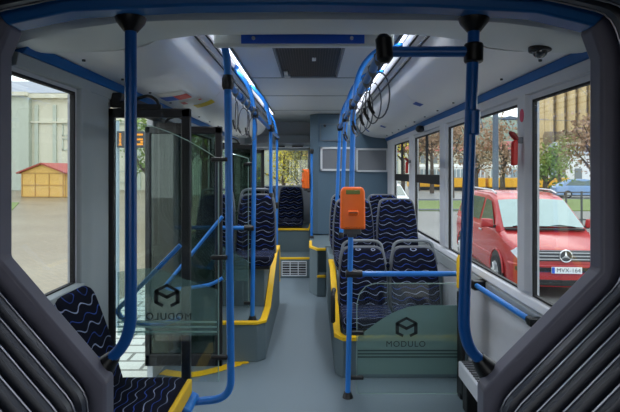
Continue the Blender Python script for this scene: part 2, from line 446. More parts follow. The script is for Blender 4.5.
# information box with blue strip
t = thing('ceiling_box', 'pale transverse ceiling box carrying a blue strip, ahead of the roof hatch', 'box', (0, 0, 0))
bm = NB(); prism(bm, [(2.38, 2.146), (2.39, 2.135), (2.43, 2.140), (2.52, 2.368), (2.38, 2.368)], 'x', -.50, .415); obj('housing', bm, M['header'], t, .008)
bm = NB(); bx(bm, -.358, .265, 2.372, 2.382, 2.150, 2.196); obj('blue_strip', bm, mat('strip_blue', srgb(28, 90, 205), .3, var=.03), t)
for x in (-.295, .20):
    bm = NB(); cyl(bm, (x, 2.376, 2.174), (x, 2.362, 2.174), .009, 12); obj('screw', bm, M['silver'], t)
# roof hatch
t = thing('roof_hatch', 'dark ribbed roof hatch in the middle of the ceiling', 'hatch', (0, 0, ZC))
bm = NB(); bx(bm, -.255, .205, 2.85, 4.2, -.012, .004); obj('panel', bm, M['vent'], t, .006)
bm = NB()
for k in range(22):
    x = -.235+k*.0195; bx(bm, x, x+.002, 2.87, 4.18, -.017, -.011)
obj('ribs', bm, M['hblack'], t)
bm = NB()
for x in (-.275, .21): bx(bm, x, x+.02, 2.85, 4.22, -.02, .002)
bx(bm, -.275, .23, 4.2, 4.23, -.02, .002); obj('frame', bm, M['panel'], t, .004)
bm = NB(); bx(bm, -.238, -.205, 3.95, 4.10, -.035, -.015); bx(bm, -.244, -.19, 4.09, 4.15, -.04, -.015); obj('handle', bm, M['silver'], t, .006)
bm = NB(); bx(bm, .0, .03, 3.52, 3.60, -.022, -.012); obj('catch', bm, M['white'], t, .003)

# ------------------------------------------------------------------ articulation frame + bellows
hole = [(-.695, -.04), (-.695, .79), (-1.053, 1.205), (-1.053, 1.90), (-1.015, 1.99), (-.80, 2.035), (-.4, 2.054), (0, 2.058), (.4, 2.05), (.75, 2.03), (.94, 1.985), (.975, 1.89), (.975, 1.165), (.579, .765), (.579, -.04)]
def offset(poly, d):
    out = []
    n = len(poly)
    for i, p in enumerate(poly):
        p = Vector(p); ns = []
        if i > 0: e = (p-Vector(poly[i-1])).normalized(); ns.append(Vector((-e.y, e.x)))
        if i < n-1: e = (Vector(poly[i+1])-p).normalized(); ns.append(Vector((-e.y, e.x)))
        if len(ns) == 2:
            b = (ns[0]+ns[1]).normalized(); k = d/max(.5, b.dot(ns[0])); out.append(p+b*k)
        else: out.append(p+ns[0]*d)
    return [tuple(v) for v in out]
def band(bm, poly, d, ya, yb, i0, i1):
    o = offset(poly, d)
    R_ = []
    for i in range(i0, i1+1):
        R_.append([bm.verts.new((q[0], y, q[1])) for q, y in ((poly[i], ya+.012), (poly[i], yb), (o[i], yb), (o[i], ya))]
                  )
    for a, b in zip(R_, R_[1:]):
        for k in range(4): bm.faces.new((a[k], a[(k+1) % 4], b[(k+1) % 4], b[k]))
    bm.faces.new(R_[0]); bm.faces.new(R_[-1][::-1])
t = thing('articulation_frame', 'grey gangway frame with sloping lower corners around the whole view', 'frame')
bm = NB(); band(bm, hole, .075, 1.57, 1.655, 0, 4); obj('side_post', bm, M['ring'], t, .01)
bm = NB(); band(bm, hole, .075, 1.57, 1.655, 10, 14); obj('side_post', bm, M['ring'], t, .01)
bm = NB(); band(bm, hole, .055, 1.55, 1.645, 4, 10); ob = obj('top_beam', bm, M['bluestrip'], t, .008); ob['label'] = 'blue arched top beam'
bm = NB(); band(bm, offset(hole, .065), .30, 1.64, 1.72, 1, 13); obj('rear_flange', bm, M['ring'], t)
# bellows
tb = thing('bellows', 'dark ribbed rubber bellows folds surrounding the gangway', 'bellows')
ridge = offset(hole, .03); valley = offset(hole, .135)
def resample(poly, r=.05, n=3):
    out = [poly[0]]
    for i in range(1, len(poly)-1):
        a, b, c = (Vector(poly[j]) for j in (i-1, i, i+1))
        rr = min(r, (a-b).length*.4, (c-b).length*.4)
        p0 = b+(a-b).normalized()*rr; p2 = b+(c-b).normalized()*rr
        for k in range(n+1):
            u = k/n; out.append(tuple(p0*(1-u)**2+b*2*u*(1-u)+p2*u*u))
    out.append(poly[-1]); return out
rs_, vs_ = resample(ridge), resample(valley)
pitch = .074; y = 1.60; seq = []; rails = NB()
nf = 37
for k in range(nf):
    yc = 1.49-k*pitch
    seq += [(vs_, yc+.037), (rs_, yc+.027), (offset(rs_, .004), yc+.004), (offset(rs_, .055), yc-.022)]
    if yc > .3:
        pts = [(q[0], yc+.026, q[1]) for q in offset(rs_, -.002)]
        tube(rails, pts, .0022, 6)
seq.append((vs_, 1.49-nf*pitch+.037))
seq = [(offset(rs_, .11), 1.60)]+seq
bm = NB(); prev = None
for poly, yy in seq:
    ring_ = [bm.verts.new((q[0], yy, q[1])) for q in poly]
    if prev:
        for i in range(len(ring_)-1): bm.faces.new((prev[i], prev[i+1], ring_[i+1], ring_[i]))
    prev = ring_
obj('folds', bm, M['bellow'], tb)
obj('fold_rails', rails, M['rail'], tb)

# ------------------------------------------------------------------ left partition, doors
dn = 0
def door_leaf(Y, zt, zb, x0, x1, gm, handle=None, thick=.035, arms=True):
    global dn; dn += 1
    r = sroot('door_%d' % dn)
    f = NB(); st = .045
    bx(f, x0, x0+st*.85, Y, Y+thick, zb, zt); bx(f, x1-st*1.1, x1, Y, Y+thick, zb, zt)
    bx(f, x0, x1, Y, Y+thick, zt-.052, zt); bx(f, x0, x1, Y, Y+thick, zb, zb+.085)
    obj('frame', f, M['black'], r, .006)
    p = NB(); bx(p, x0+.02, x1-.02, Y+.015, Y+.021, zb+.04, zt-.03); obj('pane', p, gm, r, smooth=False)
    if handle:
        h = NB(); tube(h, round_path(handle, .12, 8), .013, 10); obj('grab_handle', h, M['blue'], r)
    if arms:
        a = NB(); xm = x0+.13
        tube(a, round_path([(xm, Y+.01, zt-.01), (xm+.02, Y+.01, zt+.05), (xm+.10, Y+.01, zt+.075), (xm+.15, Y+.01, zt+.04), (xm+.155, Y+.01, zt-.005)], .03, 5), .009, 8)
        bx(a, xm-.05, xm+.17, Y-.005, Y+.035, zt-.005, zt+.022); obj('hinge_arm', a, M['black'], r)
    return r
door_leaf(2.60, 1.853, .05, -1.135, -.675, M['doorglass'], [(-.72, 2.57, 1.10), (-1.07, 2.57, .74), (-1.03, 2.57, .69), (-.86, 2.57, .655), (-.72, 2.57, .70)])
door_leaf(3.31, 1.822, .13, -1.178, -.635, M['doorglass_dark'], [(-.625, 3.28, 1.19), (-1.03, 3.28, .70), (-.98, 3.28, .68), (-.80, 3.28, .70), (-.70, 3.28, .715), (-.625, 3.28, .76)])
door_leaf(5.40, 1.815, .08, -1.13, -.66, M['doorglass_dark'])
door_leaf(6.60, 1.815, .08, -1.13, -.67, M['doorglass_dark'])
# door operator beam above the doorways
t = thing('door_operator', 'black door mechanism housing above the near doorway', 'door mechanism')
bm = NB(); bx(bm, -1.13, -1.06, 2.62, 3.34, 1.86, 1.945); obj('housing', bm, M['black'], t, .01)
bm = NB(); tube(bm, [(-1.09, 2.66, 1.86), (-1.07, 2.63, 1.885), (-.98, 2.62, 1.885)], .014, 8); obj('lever', bm, M['black'], t)

def logo_bm(cx, y, cz, s, mirror=False):
    bm = NB(); q = -1 if mirror else 1
    def st(pts, w): ribbon(bm, [(cx+q*p[0]*s, cz+p[1]*s) for p in pts], w*s, y)
    st([(-.95, .48), (0, .98), (.95, .48)], .26)
    st([(-.95, .40), (0, -.08), (.95, .40)], .30)
    st([(-.95, .40), (-.95, -.50)], .36); st([(.95, .40), (.95, -.50)], .36)
    st([(-.98, -.52), (-.42, -.80)], .28); st([(.98, -.52), (.42, -.80)], .28)
    return bm
def arc_panel(bm, x0, x1, y, z0, ztab, n=18, th=.008):
    """pane whose top edge follows ztab(u)"""
    top = [(x0+(x1-x0)*i/n, ztab(i/n)) for i in range(n+1)]
    prism(bm, [(x0, z0), (x1, z0)]+top[::-1], 'y', y, y+th)
# first left partition (Y = 2.4)
Yp = 2.42
t = thing('glass_partition', 'glass partition with reversed etched logo beside the near sideways seat', 'partition')
def z_left(u): # u from wall to aisle
    return 1.765-.20*u**1.9
bm = NB(); arc_panel(bm, -1.02, -.482, Yp, .42, z_left); obj('pane', bm, M['partglass'], t, smooth=False)
bm = NB()
tube(bm, [(-1.02+.538*i/18, Yp+.004, z_left(i/18)) for i in range(19)], .0025, 6); tube(bm, [(-.482, Yp+.004, z_left(1)), (-.482, Yp+.004, .42)], .0035, 6)
obj('polished_edge', bm, M['edgeglass'], t)
bm = NB(); arc_panel(bm, -1.0, -.485, Yp-.003, .66, lambda u: .985+.02*math.sin(PI*min(1, u*1.5))-.16*max(0, u-.35)**1.3, th=.002); obj('etched_band', bm, M['etched'], t, smooth=False)
bm = NB()
for z in (.725, .70, .675): bx(bm, -1.0, -.49, Yp-.006, Yp-.004, z, z+.008)
obj('etched_lines', bm, M['etchline'], t)
obj('logo', logo_bm(-.745, Yp-.008, .862, .058, True), M['logo'], t, smooth=False)
xz_text('MODULO', .050, -.735, Yp-.008, .757, M['logo'], t, True, 1.15)
for z in (1.565, 1.06, .545):
    bm = NB(); bx(bm, -.52, -.435, Yp-.012, Yp+.02, z-.011, z+.011); obj('clamp', bm, M['black'], t, .006)

# second left partition at the platform
Yq = 3.80
t = thing('glass_partition', 'glass partition in front of the raised seats on the door side', 'partition')
bm = NB(); arc_panel(bm, -1.08, -.515, Yq, .40, lambda u: 1.72-.11*u**1.6); obj('pane', bm, M['partglass'], t, smooth=False)
bm = NB(); tube(bm, [(-1.08+.565*i/18, Yq+.004, 1.72-.11*(i/18)**1.6) for i in range(19)], .004, 6); tube(bm, [(-.515, Yq+.004, 1.61), (-.515, Yq+.004, .40)], .004, 6); obj('polished_edge', bm, M['edgeglass'], t)
bm = NB(); arc_panel(bm, -1.07, -.52, Yq-.003, .62, lambda u: .98-.2*u**2, th=.002); obj('etched_band', bm, M['etched'], t, smooth=False)
for z in (1.565, 1.06, .44):
    bm = NB(); bx(bm, -.55, -.475, Yq-.012, Yq+.02, z-.012, z+.012); obj('clamp', bm, M['black'], t, .006)
bm = NB(); cyl(bm, (-1.10, Yq-.03, 1.055), (-.50, Yq-.03, 1.05), .016); obj('rail', bm, M['blue'], t)
bm = NB(); cyl(bm, (-.545, Yq-.03, 1.05), (-.465, Yq-.03, 1.05), .022); obj('joint', bm, M['black'], t, .004)

# ------------------------------------------------------------------ right partition (Y = 3.13)
Yr = 3.14
t = thing('glass_partition', 'low glass partition with logo in front of the front double seats', 'partition')
bm = NB(); prism(bm, [(.30, .015), (.975, .015), (.975, .755), (.42, .755), (.36, .735), (.32, .69), (.30, .62)], 'y', Yr, Yr+.008); obj('pane', bm, M['partglass'], t, smooth=False)
bm = NB(); tube(bm, [(.30, Yr+.004, .02), (.30, Yr+.004, .62), (.32, Yr+.004, .69), (.36, Yr+.004, .735), (.42, Yr+.004, .755), (.975, Yr+.004, .755)], .0035, 6)
tube(bm, [(.30, Yr+.004, .018), (.975, Yr+.004, .018)], .0035, 6); obj('polished_edge', bm, M['edgeglass'], t)
M['etched_strong'] = glass('etched_glass_dense', (.8, .9, .88, 1), .03, .55, srgb(142, 168, 164))
bm = NB(); arc_panel(bm, .305, .97, Yr-.003, .15, lambda u: .40+.21*math.sin(min(1, u*1.55)*PI/2)**1.0 if u < .65 else .61, n=30, th=.002); obj('etched_band', bm, M['etched_strong'], t, smooth=False)
bm = NB()
for z in (.305, .283, .262): bx(bm, .305, .97, Yr-.006, Yr-.004, z, z+.008)
obj('etched_lines', bm, mat('teal_line', srgb(40, 60, 62), .6, var=.02), t)
obj('logo', logo_bm(.63, Yr-.008, .462, .065), M['logo'], t, smooth=False)
xz_text('MODULO', .056, .625, Yr-.008, .352, M['logo'], t, False, 1.15)
for z in (.425, .125):
    bm = NB(); bx(bm, .255, .345, Yr-.012, Yr+.02, z-.011, z+.011); obj('clamp', bm, M['black'], t, .006)
bm = NB(); cyl(bm, (.25, Yr-.01, .822), (.985, Yr-.01, .822), .0175); obj('rail', bm, M['blue'], t)
bm = NB(); cyl(bm, (.225, Yr-.01, .822), (.335, Yr-.01, .822), .026); obj('joint', bm, M['black'], t, .004)
bm = NB(); cyl(bm, (.965, Yr-.01, .822), (1.0, Yr-.01, .822), .024); obj('joint', bm, M['black'], t, .004)
bm = NB(); bx(bm, .975, 1.005, Yr-.05, Yr+.03, .0, .70); obj('end_post', bm, M['black'], t, .008)
t = thing('lean_pad', 'narrow upright pad with yellow edge at the wall end of the blue rail', 'pad', (.962, Yr-.075, 0))
bm = NB(); prism(bm, [(-.012, .74), (.014, .74), (.012, .93), (.0, .96), (-.012, .93)], 'y', -.05, .03); obj('yellow_edge', bm, M['yellow'], t, .005)
bm = NB(); bx(bm, .0, .024, -.05, .03, .06, .745); obj('cushion', bm, M['black'], t, .008)

# wall handrail on the right
t = thing('wall_handrail', 'short blue handrail along the right wall beneath the window', 'handrail')
bm = NB(); cyl(bm, at(474, 284, 3.10), at(530, 320, 2.34), .0165); obj('rail', bm, M['blue'], t)
for p, q in ((at(474, 284, 3.10), at(471, 282, 3.16)), (at(529, 319.3, 2.35), at(534, 322.5, 2.29))):
    bm = NB(); cyl(bm, p, q, .022); obj('end_cap', bm, M['black'], t, .004)
bm = NB(); bx(bm, 1.05, XW, 3.05, 3.13, .73, .79); obj('bracket', bm, M['black'], t, .006)
bm = NB(); bx(bm, 1.06, XW, 2.28, 2.33, .745, .785); obj('bracket', bm, M['black'], t, .006)
# low heater ledge
t = thing('wall_heater', 'low grey heater ledge with ribbed top beside the right frame', 'heater')
bm = NB(); bx(bm, .93, 1.135, 1.76, 2.99, .20, .30); obj('housing', bm, M['wall'], t, .008)
bm = NB()
for k in range(34): bx(bm, .945, 1.06, 1.80+k*.035, 1.818+k*.035, .30, .306)
obj('ribs', bm, M['darkgrey'], t)
bm = NB(); bx(bm, .955, 1.12, 2.90, 2.985, 0, .20); obj('leg', bm, M['black'], t, .006)
# wheelchair sign
t = thing('blue_sign', 'small blue and white pictogram sign low on the right wall', 'sign', (XW-.004, 3.42, .73))
bm = NB(); bx(bm, -.002, .002, -.045, .045, -.10, .10); obj('backing', bm, mat('sign_blue', srgb(40, 70, 180), .4, var=.03), t)
bm = NB()
for z in (.045, -.05):
    pts = [(-.004, .026*math.cos(a*PI/6), z+.028*math.sin(a*PI/6)) for a in range(2, 12)]
    tube(bm, pts, .005, 6)
obj('pictogram', bm, M['white'], t)

# ------------------------------------------------------------------ seats
def pillow(bm, outline, depth, axis, rnd=.02, n=4):
    """rounded slab: outline in (a,b), thickness along the third axis from 0 (front) to depth"""
    cx = sum(p[0] for p in outline)/len(outline); cy = sum(p[1] for p in outline)/len(outline)
    def place(a, b, c): return (a, c, b) if axis == 'y' else (a, b, c)
    rings = []
    def inset(d):
        o = offset(outline+[outline[0]], 0)[:-1]; m = len(outline); res = []
        for i in range(m):
            p = Vector(outline[i]); e1 = (p-Vector(outline[i-1])).normalized(); e2 = (Vector(outline[(i+1) % m])-p).normalized()
            n1 = Vector((-e1.y, e1.x)); n2 = Vector((-e2.y, e2.x)); b = (n1+n2).normalized()
            res.append(p+b*d/max(.6, b.dot(n1)))
        return res
    for side in (0, 1):
        for k in range(n+1):
            a = k/n*PI/2
            if side == 0: d, c = rnd*(1-math.sin(a)), rnd*(1-math.cos(a))
            else: d, c = rnd*(1-math.cos(a)), depth-rnd*(1-math.sin(a))
            rings.append([bm.verts.new(place(p.x, p.y, c)) for p in inset(d)])
    m = len(outline)
    for r0, r1 in zip(rings, rings[1:]):
        for i in range(m): bm.faces.new((r0[i], r0[(i+1) % m], r1[(i+1) % m], r1[i]))
    bm.faces.new(rings[0][::-1]); bm.faces.new(rings[-1])
def rpoly(pts, r, n=4):
    out = []; m = len(pts)
    for i in range(m):
        a, b, c = Vector(pts[i-1]), Vector(pts[i]), Vector(pts[(i+1) % m])
        rr = r[i] if isinstance(r, (list, tuple)) else r
        p0 = b+(a-b).normalized()*rr; p2 = b+(c-b).normalized()*rr
        for k in range(n+1):
            u = k/n; out.append(tuple(p0*(1-u)**2+b*2*u*(1-u)+p2*u*u))
    return out
def make_seat(label, group, hb=.50, w=.40, handle=True, recline=10, yellow=False, depth=.42):
    """seat facing -Y; origin under the rear of the cushion at base level; cushion top at z = .115"""
    t = thing('bus_seat', label, 'seat', group=group)
    zc = .115; hw = w/2
    bm = NB(); pillow(bm, rpoly([(-hw, -depth), (hw, -depth), (hw, .0), (-hw, .0)], [.05, .05, .03, .03]), .085, 'z', .028)
    for v in bm.verts: v.co.z += .03
    obj('cushion', bm, M['fabric'], t)
    bm = NB(); bx(bm, -hw+.015, hw-.015, -depth+.03, .06, .0, .036); obj('seat_pan', bm, M['black'], t, .01)
    sl = math.tan(math.radians(recline))
    bm = NB(); pillow(bm, rpoly([(-hw, 0), (hw, 0), (hw*.97, hb*.55), (hw*.80, hb), (-hw*.80, hb), (-hw*.97, hb*.55)], [.02, .02, .06, .07, .07, .06]), .06, 'y', .02)
    for v in bm.verts:
        v.co.y += -.03+v.co.z*sl-.10*max(0, abs(v.co.x)-hw*.5)**1.0*.5; v.co.z += .09
    obj('backrest', bm, M['fabric'], t)
    bm = NB(); pillow(bm, rpoly([(-hw-.012, -.02), (hw+.012, -.02), (hw*.97+.012, hb*.55), (hw*.80+.014, hb+.012), (-hw*.80-.014, hb+.012), (-hw*.97-.012, hb*.55)], [.02, .02, .06, .07, .07, .06]), .045, 'y', .012)
    for v in bm.verts: v.co.y += .012+v.co.z*sl; v.co.z += .09
    obj('shell', bm, M['shell'], t)
    if handle:
        z1 = .09+hb
        pts = [(-hw*.97, .03+(hb*.70)*sl, .09+hb*.70), (-hw*.80, .035+hb*sl, z1+.03), (-hw*.55, .035+hb*sl, z1+.055), (hw*.55, .035+hb*sl, z1+.055), (hw*.80, .035+hb*sl, z1+.03), (hw*.97, .03+hb*.70*sl, .09+hb*.70)]
        bm = NB(); tube(bm, round_path(pts, .05, 5), .013, 10); obj('grab_handle', bm, M['grab'], t)
    if yellow:
        bm = NB(); bx(bm, -hw, hw, -depth-.022, -depth+.004, .025, .10); o = obj('front_edge', bm, M['yellow'], t, .008); o['label'] = 'yellow front edge'
        bm = NB(); bx(bm, -hw*.9, hw*.9, -depth+.0, -.02, -.05, .01); obj('base_bracket', bm, M['black'], t, .01)
    return t
s0 = make_seat('patterned front-row seat by the right window, behind the low glass', None, hb=.47)
s0.location = (.855, 3.87, .302)
dup(s0, (.425, 3.87, .302), 0, 'patterned front-row seat beside the aisle pole, behind the low glass')
s2 = make_seat('patterned second-row seat beside the right window', None, hb=.53, handle=False)
s2.location = (.855, 4.66, .60)
dup(s2, (.415, 4.66, .60), 0, 'patterned second-row seat beside the aisle, behind the orange machine')
dup(s2, (.415, 5.58, .60), 0, 'patterned third-row seat beside the aisle, mostly hidden by the second row')
dup(s2, (.855, 5.58, .60), 0, 'patterned third-row seat by the window, almost hidden by the second row')
sl_ = make_seat('patterned aisle seat on the raised platform of the door side', None, hb=.54, w=.37)
sl_.location = (-.54, 4.50, .645)
dup(sl_, (-.935, 4.50, .645), 0, 'patterned seat against the door-side wall on the raised platform, seen through glass')
dup(s2, (-.345, 7.66, .63), 0, 'patterned rear seat in front of the back window, next to the tower')
dup(s2, (-.80, 7.66, .63), 0, 'patterned rear seat in front of the back window, far side from the tower')
ss = make_seat('near sideways patterned seat with yellow front edge by the left window', None, hb=.50, handle=False, recline=16, yellow=True, depth=.35)
ss.location = (-.975, 2.17, .36); ss.rotation_euler = (0, 0, PI/2)
# bracket under sideways seat is part of the hooked pole below

# ------------------------------------------------------------------ platforms
def strip(bm, pts, w, th):
    """flat strip swept along pts (list of Vectors), offset in x by w"""
    pass
t = thing('seat_platform', 'raised grey seat platform with yellow edges on the door side', 'platform')
xa = -.372
bm = NB()
prism(bm, [(-1.135, 3.71), (xa-.06, 3.71), (xa, 3.77), (xa, 5.38), (-1.135, 5.38)], 'z', 0, .308)
prism(bm, [(4.17, .30), (5.38, .30), (5.38, .645), (4.17, .645)], 'x', -1.135, xa-.05)
prism(bm, [(4.15, .30), (4.95, .645), (5.38, .645), (5.38, .30)], 'x', xa-.05, xa)
obj('base', bm, M['side'], t, .006)
bm = NB()
bx(bm, -1.13, xa-.06, 3.70, 3.745, .295, .318)
prism(bm, [(xa-.06, 3.70), (xa-.06, 3.745), (xa-.045, 3.79), (xa+.008, 3.79), (xa+.008, 3.765)], 'z', .295, .318)
bx(bm, xa-.045, xa+.008, 3.785, 4.16, .295, .318)
prism(bm, [(4.13, .295), (4.13, .318), (4.93, .663), (5.0, .663), (4.96, .640), (4.16, .295)], 'x', xa-.045, xa+.008)
bx(bm, xa-.045, xa+.008, 4.95, 5.38, .64, .663)
bx(bm, xa-.02, xa+.008, 5.36, 5.39, .25, .645)
o = obj('edge_trim', bm, M['yellow'], t, .003); o['label'] = 'yellow edge trim'

t = thing('seat_platform', 'raised grey seat platform with yellow edges under the right-hand seats', 'platform')
xb = .172
bm = NB()
prism(bm, [(1.135, 3.42), (xb+.05, 3.42), (xb, 3.50), (xb, 5.62), (1.135, 5.62)], 'z', 0, .29)
bx(bm, xb+.05, 1.135, 4.08, 5.62, .285, .60)
prism(bm, [(3.60, .285), (4.35, .60), (5.62, .60), (5.62, .285)], 'x', xb, xb+.05)
obj('base', bm, M['side'], t, .006)
bm = NB()
bx(bm, xb+.05, 1.13, 3.41, 3.45, .272, .302)
prism(bm, [(xb+.05, 3.41), (xb-.008, 3.495), (xb-.008, 3.53), (xb+.04, 3.53), (xb+.07, 3.45)], 'z', .272, .302)
prism(bm, [(3.50, .272), (3.50, .302), (3.60, .306), (4.33, .62), (4.75, .62), (4.75, .598), (4.36, .598), (3.64, .285)], 'x', xb-.008, xb+.045)
o = obj('edge_trim', bm, M['yellow'], t, .003); o['label'] = 'yellow edge trim'
bm = NB(); tube(bm, round_path([(xb-.012, 3.56, .36), (xb-.014, 3.56, .58), (xb-.0, 3.62, .60)], .03), .018, 10); bx(bm, xb-.03, xb+.0, 3.53, 3.60, .36, .58); obj('arm_pad', bm, M['black'], t, .012)

t = thing('rear_step_block', 'grey step block with yellow nosings at the foot of the tower', 'steps')
bm = NB()
prism(bm, [(-.03, 5.86), (.06, 5.66), (.165, 5.66), (.165, 6.98), (-.03, 6.98)], 'z', 0, .24)
prism(bm, [(-.03, 5.86), (.06, 5.66), (.075, 5.66), (.075, 5.90), (.165, 5.92), (1.13, 5.92), (1.13, 6.98), (-.03, 6.98)], 'z', .235, .565)
obj('base', bm, M['side'], t, .005)
bm = NB()
prism(bm, [(-.036, 5.86), (.056, 5.65), (.165, 5.65), (.165, 5.69), (.075, 5.69), (.0, 5.88)], 'z', .553, .582)
bx(bm, -.036, .0, 5.87, 6.3, .553, .582)
o = obj('nosing', bm, M['yellow'], t, .003); o['label'] = 'yellow nosing'
bm = NB(); bx(bm, .06, .165, 5.65, 5.69, .23, .256); o = obj('nosing', bm, M['yellow'], t, .003); o['label'] = 'yellow nosing of the lower step'
bm = NB(); bx(bm, .075, .165, 5.655, 5.92, .553, .566); obj('tread', bm, M['side'], t)

t = thing('rear_step', 'wide grey rear step with air grille and yellow nosing across the aisle end', 'steps')
bm = NB(); bx(bm, -1.13, -.035, 6.66, 7.22, 0, .275); obj('base', bm, M['side'], t, .004)
bm = NB(); bx(bm, -1.13, -.035, 6.65, 6.69, .262, .288); o = obj('nosing', bm, M['yellow'], t, .003); o['label'] = 'yellow nosing'
g = NB()
x0, x1, z0, z1 = -.43, -.075, .03, .235
for k in range(4): bx(g, x0+(x1-x0-.012)*k/3, x0+(x1-x0-.012)*k/3+.012, 6.645, 6.66, z0, z1)
for z in (z0, z1-.012): bx(g, x0, x1, 6.643, 6.66, z, z+.014)
for k in range(1, 6): bx(g, x0, x1, 6.65, 6.66, z0+(z1-z0)*k/6-.004, z0+(z1-z0)*k/6+.004)
obj('grille', g, M['frame'], t)
g = NB(); bx(g, x0, x1, 6.655, 6.662, z0, z1); obj('grille_back', g, M['black'], t)
t = thing('rear_platform', 'high grey platform carrying the rear seats, with yellow front edge', 'platform')
bm = NB(); bx(bm, -1.13, -.035, 7.22, 8.18, 0, .62); obj('base', bm, M['side'], t, .004)
bm = NB(); bx(bm, -1.13, -.06, 7.205, 7.25, .605, .635)
prism(bm, [(-.06, .605), (-.06, .635), (-.03, .72), (-.015, .72), (-.04, .605)], 'y', 7.205, 7.25)
o = obj('edge_trim', bm, M['yellow'], t, .003); o['label'] = 'yellow edge trim'

# tower
t = thing('engine_tower', 'slate blue engine tower filling the right rear corner up to the ceiling', 'cabinet')
bm = NB(); prism(bm, [(-.03, 7.10), (.09, 7.0), (1.135, 7.0), (1.135, 8.18), (-.03, 8.18)], 'z', 0.57, ZC-.002); obj('body', bm, M['tower'], t, .01)
def frame_panel(x0, x1, z0, z1, w=.018):
    p = NB(); bx(p, x0, x1, 6.985, 7.0, z0, z1); o = obj('access_panel', p, M['panel'], t, .004)
    f = NB()
    bx(f, x0, x1, 6.972, 6.99, z0, z0+w); bx(f, x0, x1, 6.972, 6.99, z1-w, z1); bx(f, x0, x0+w, 6.972, 6.99, z0, z1); bx(f, x1-w, x1, 6.972, 6.99, z0, z1)
    obj('frame', f, M['frame'], o, .003)
frame_panel(.125, .645, 1.515, 1.87, .03); frame_panel(.655, 1.13, 1.50, 1.85, .026)
p = NB(); bx(p, .125, .61, 6.99, 7.0, 1.97, 2.21); o = obj('upper_flap', p, M['tower'], t, .004)
f = NB(); 
for a in ((.12, .615, 1.965, 1.972), (.12, .615, 2.208, 2.215), (.12, .127, 1.965, 2.215), (.608, .615, 1.965, 2.215)): bx(f, a[0], a[1], 6.984, 6.992, a[2], a[3])
obj('flap_outline', f, M['panel'], o)
f = NB(); cyl(f, (.19, 6.99, 2.185), (.19, 6.975, 2.185), .02); obj('lock', f, M['black'], o)

# ------------------------------------------------------------------ poles, rails, straps
PR = .0175
def flange(bm, p, up=1, r=.036, h=.035):
    p = Vector(p); tube(bm, [p, p+Vector((0, 0, up*h*.35)), p+Vector((0, 0, up*h))], r, 14, True, [r, r*.9, PR+.006])
# gangway poles
t = thing('grab_pole', 'blue pole at the left side of the gangway frame, curving into it', 'pole')
bm = NB(); tube(bm, round_path([(-.64, 1.66, 2.03), (-.64, 1.66, .96), (-.665, 1.66, .885), (-.722, 1.66, .83)], .13, 8), .0205, 14); obj('tube', bm, mat('shaded_blue_paint', srgb(20, 92, 170), .3, var=.04), t)
MB_ = bpy.data.materials['shaded_blue_paint']  # blue paint darkened, gangway shade put into its colour; rail sleeves share it
bm = NB(); flange(bm, (-.64, 1.66, 2.045), -1, .055, .05); obj('flange', bm, M['black'], t); bm = NB(); tube(bm, [(-.742, 1.665, .803), (-.722, 1.665, .824), (-.700, 1.665, .850)], .03, 12, True, [.042, .034, .024]); obj('flange', bm, M['black'], t)
t = thing('grab_pole', 'blue pole at the right side of the gangway frame, joined by a cross tube', 'pole')
bm = NB(); tube(bm, round_path([(.572, 1.66, 2.03), (.535, 1.66, .95), (.555, 1.66, .875), (.605, 1.66, .825)], .13, 8), .0205, 14); obj('tube', bm, MB_, t)
bm = NB(); flange(bm, (.572, 1.66, 2.045), -1, .055, .05); obj('flange', bm, M['black'], t); bm = NB(); tube(bm, [(.625, 1.665, .797), (.606, 1.665, .818), (.586, 1.665, .845)], .03, 12, True, [.042, .034, .024])
obj('flange', bm, M['black'], t)
bm = NB(); tube(bm, [(.571, 1.66, 1.955), (.57, 1.66, 1.885)], .033, 14); obj('joint', bm, M['black'], t, .008)
bm = NB(); tube(bm, [(.568, 1.66, 1.72), (.566, 1.66, 1.63)], .026, 12); obj('sleeve', bm, MB_, t, .006)
bm = NB(); cyl(bm, (.57, 1.66, 1.925), (.26, 1.70, 1.935), .019, 14); obj('cross_tube', bm, MB_, t)

def bent_top(x, y, zr_, s):
    return [(x+s*.02, y, 2.10), (x+s*.06, y, 2.21), (x+s*.16, y, 2.32), (s*.60, y, 2.355)]
# right rail + straps
t = thing('overhead_rail', 'long blue overhead rail carrying the straps on the right of the aisle', 'rail')
rail_r = [(.255, 1.68, 1.935), (.275, 3.1, 1.95), (.283, 4.0, 1.955), (.285, 4.86, 1.955)]
bm = NB(); tube(bm, rail_r, PR, 12); obj('tube', bm, M['blue'], t)
bm = NB(); tube(bm, [(.252, 1.66, 1.985), (.252, 1.66, 1.97), (.258, 1.66, 1.90), (.258, 1.66, 1.885)], .03, 14, True, [.016, .029, .029, .016]); obj('end_joint', bm, M['black'], t)
t = thing('overhead_rail', 'long blue overhead rail on the door side of the aisle', 'rail')
bm = NB(); tube(bm, [(-.44, 2.46, 1.965), (-.458, 3.78, 1.97), (-.42, 4.65, 1.93), (-.44, 6.2, 1.95)], PR*.95, 12); obj('tube', bm, M['blue'], t)
for y in (2.9, 3.3):
    bm = NB(); cyl(bm, (-.446, y, 1.966), (-.447, y+.08, 1.966), .023, 10); obj('sleeve', bm, MB_, t)
def joint(bm, x, y, z, r=.03, h=.07):
    tube(bm, [(x, y, z-h/2), (x, y, z-h/4), (x, y, z+h/4), (x, y, z+h/2)], r, 12, True, [r*.8, r, r, r*.8])
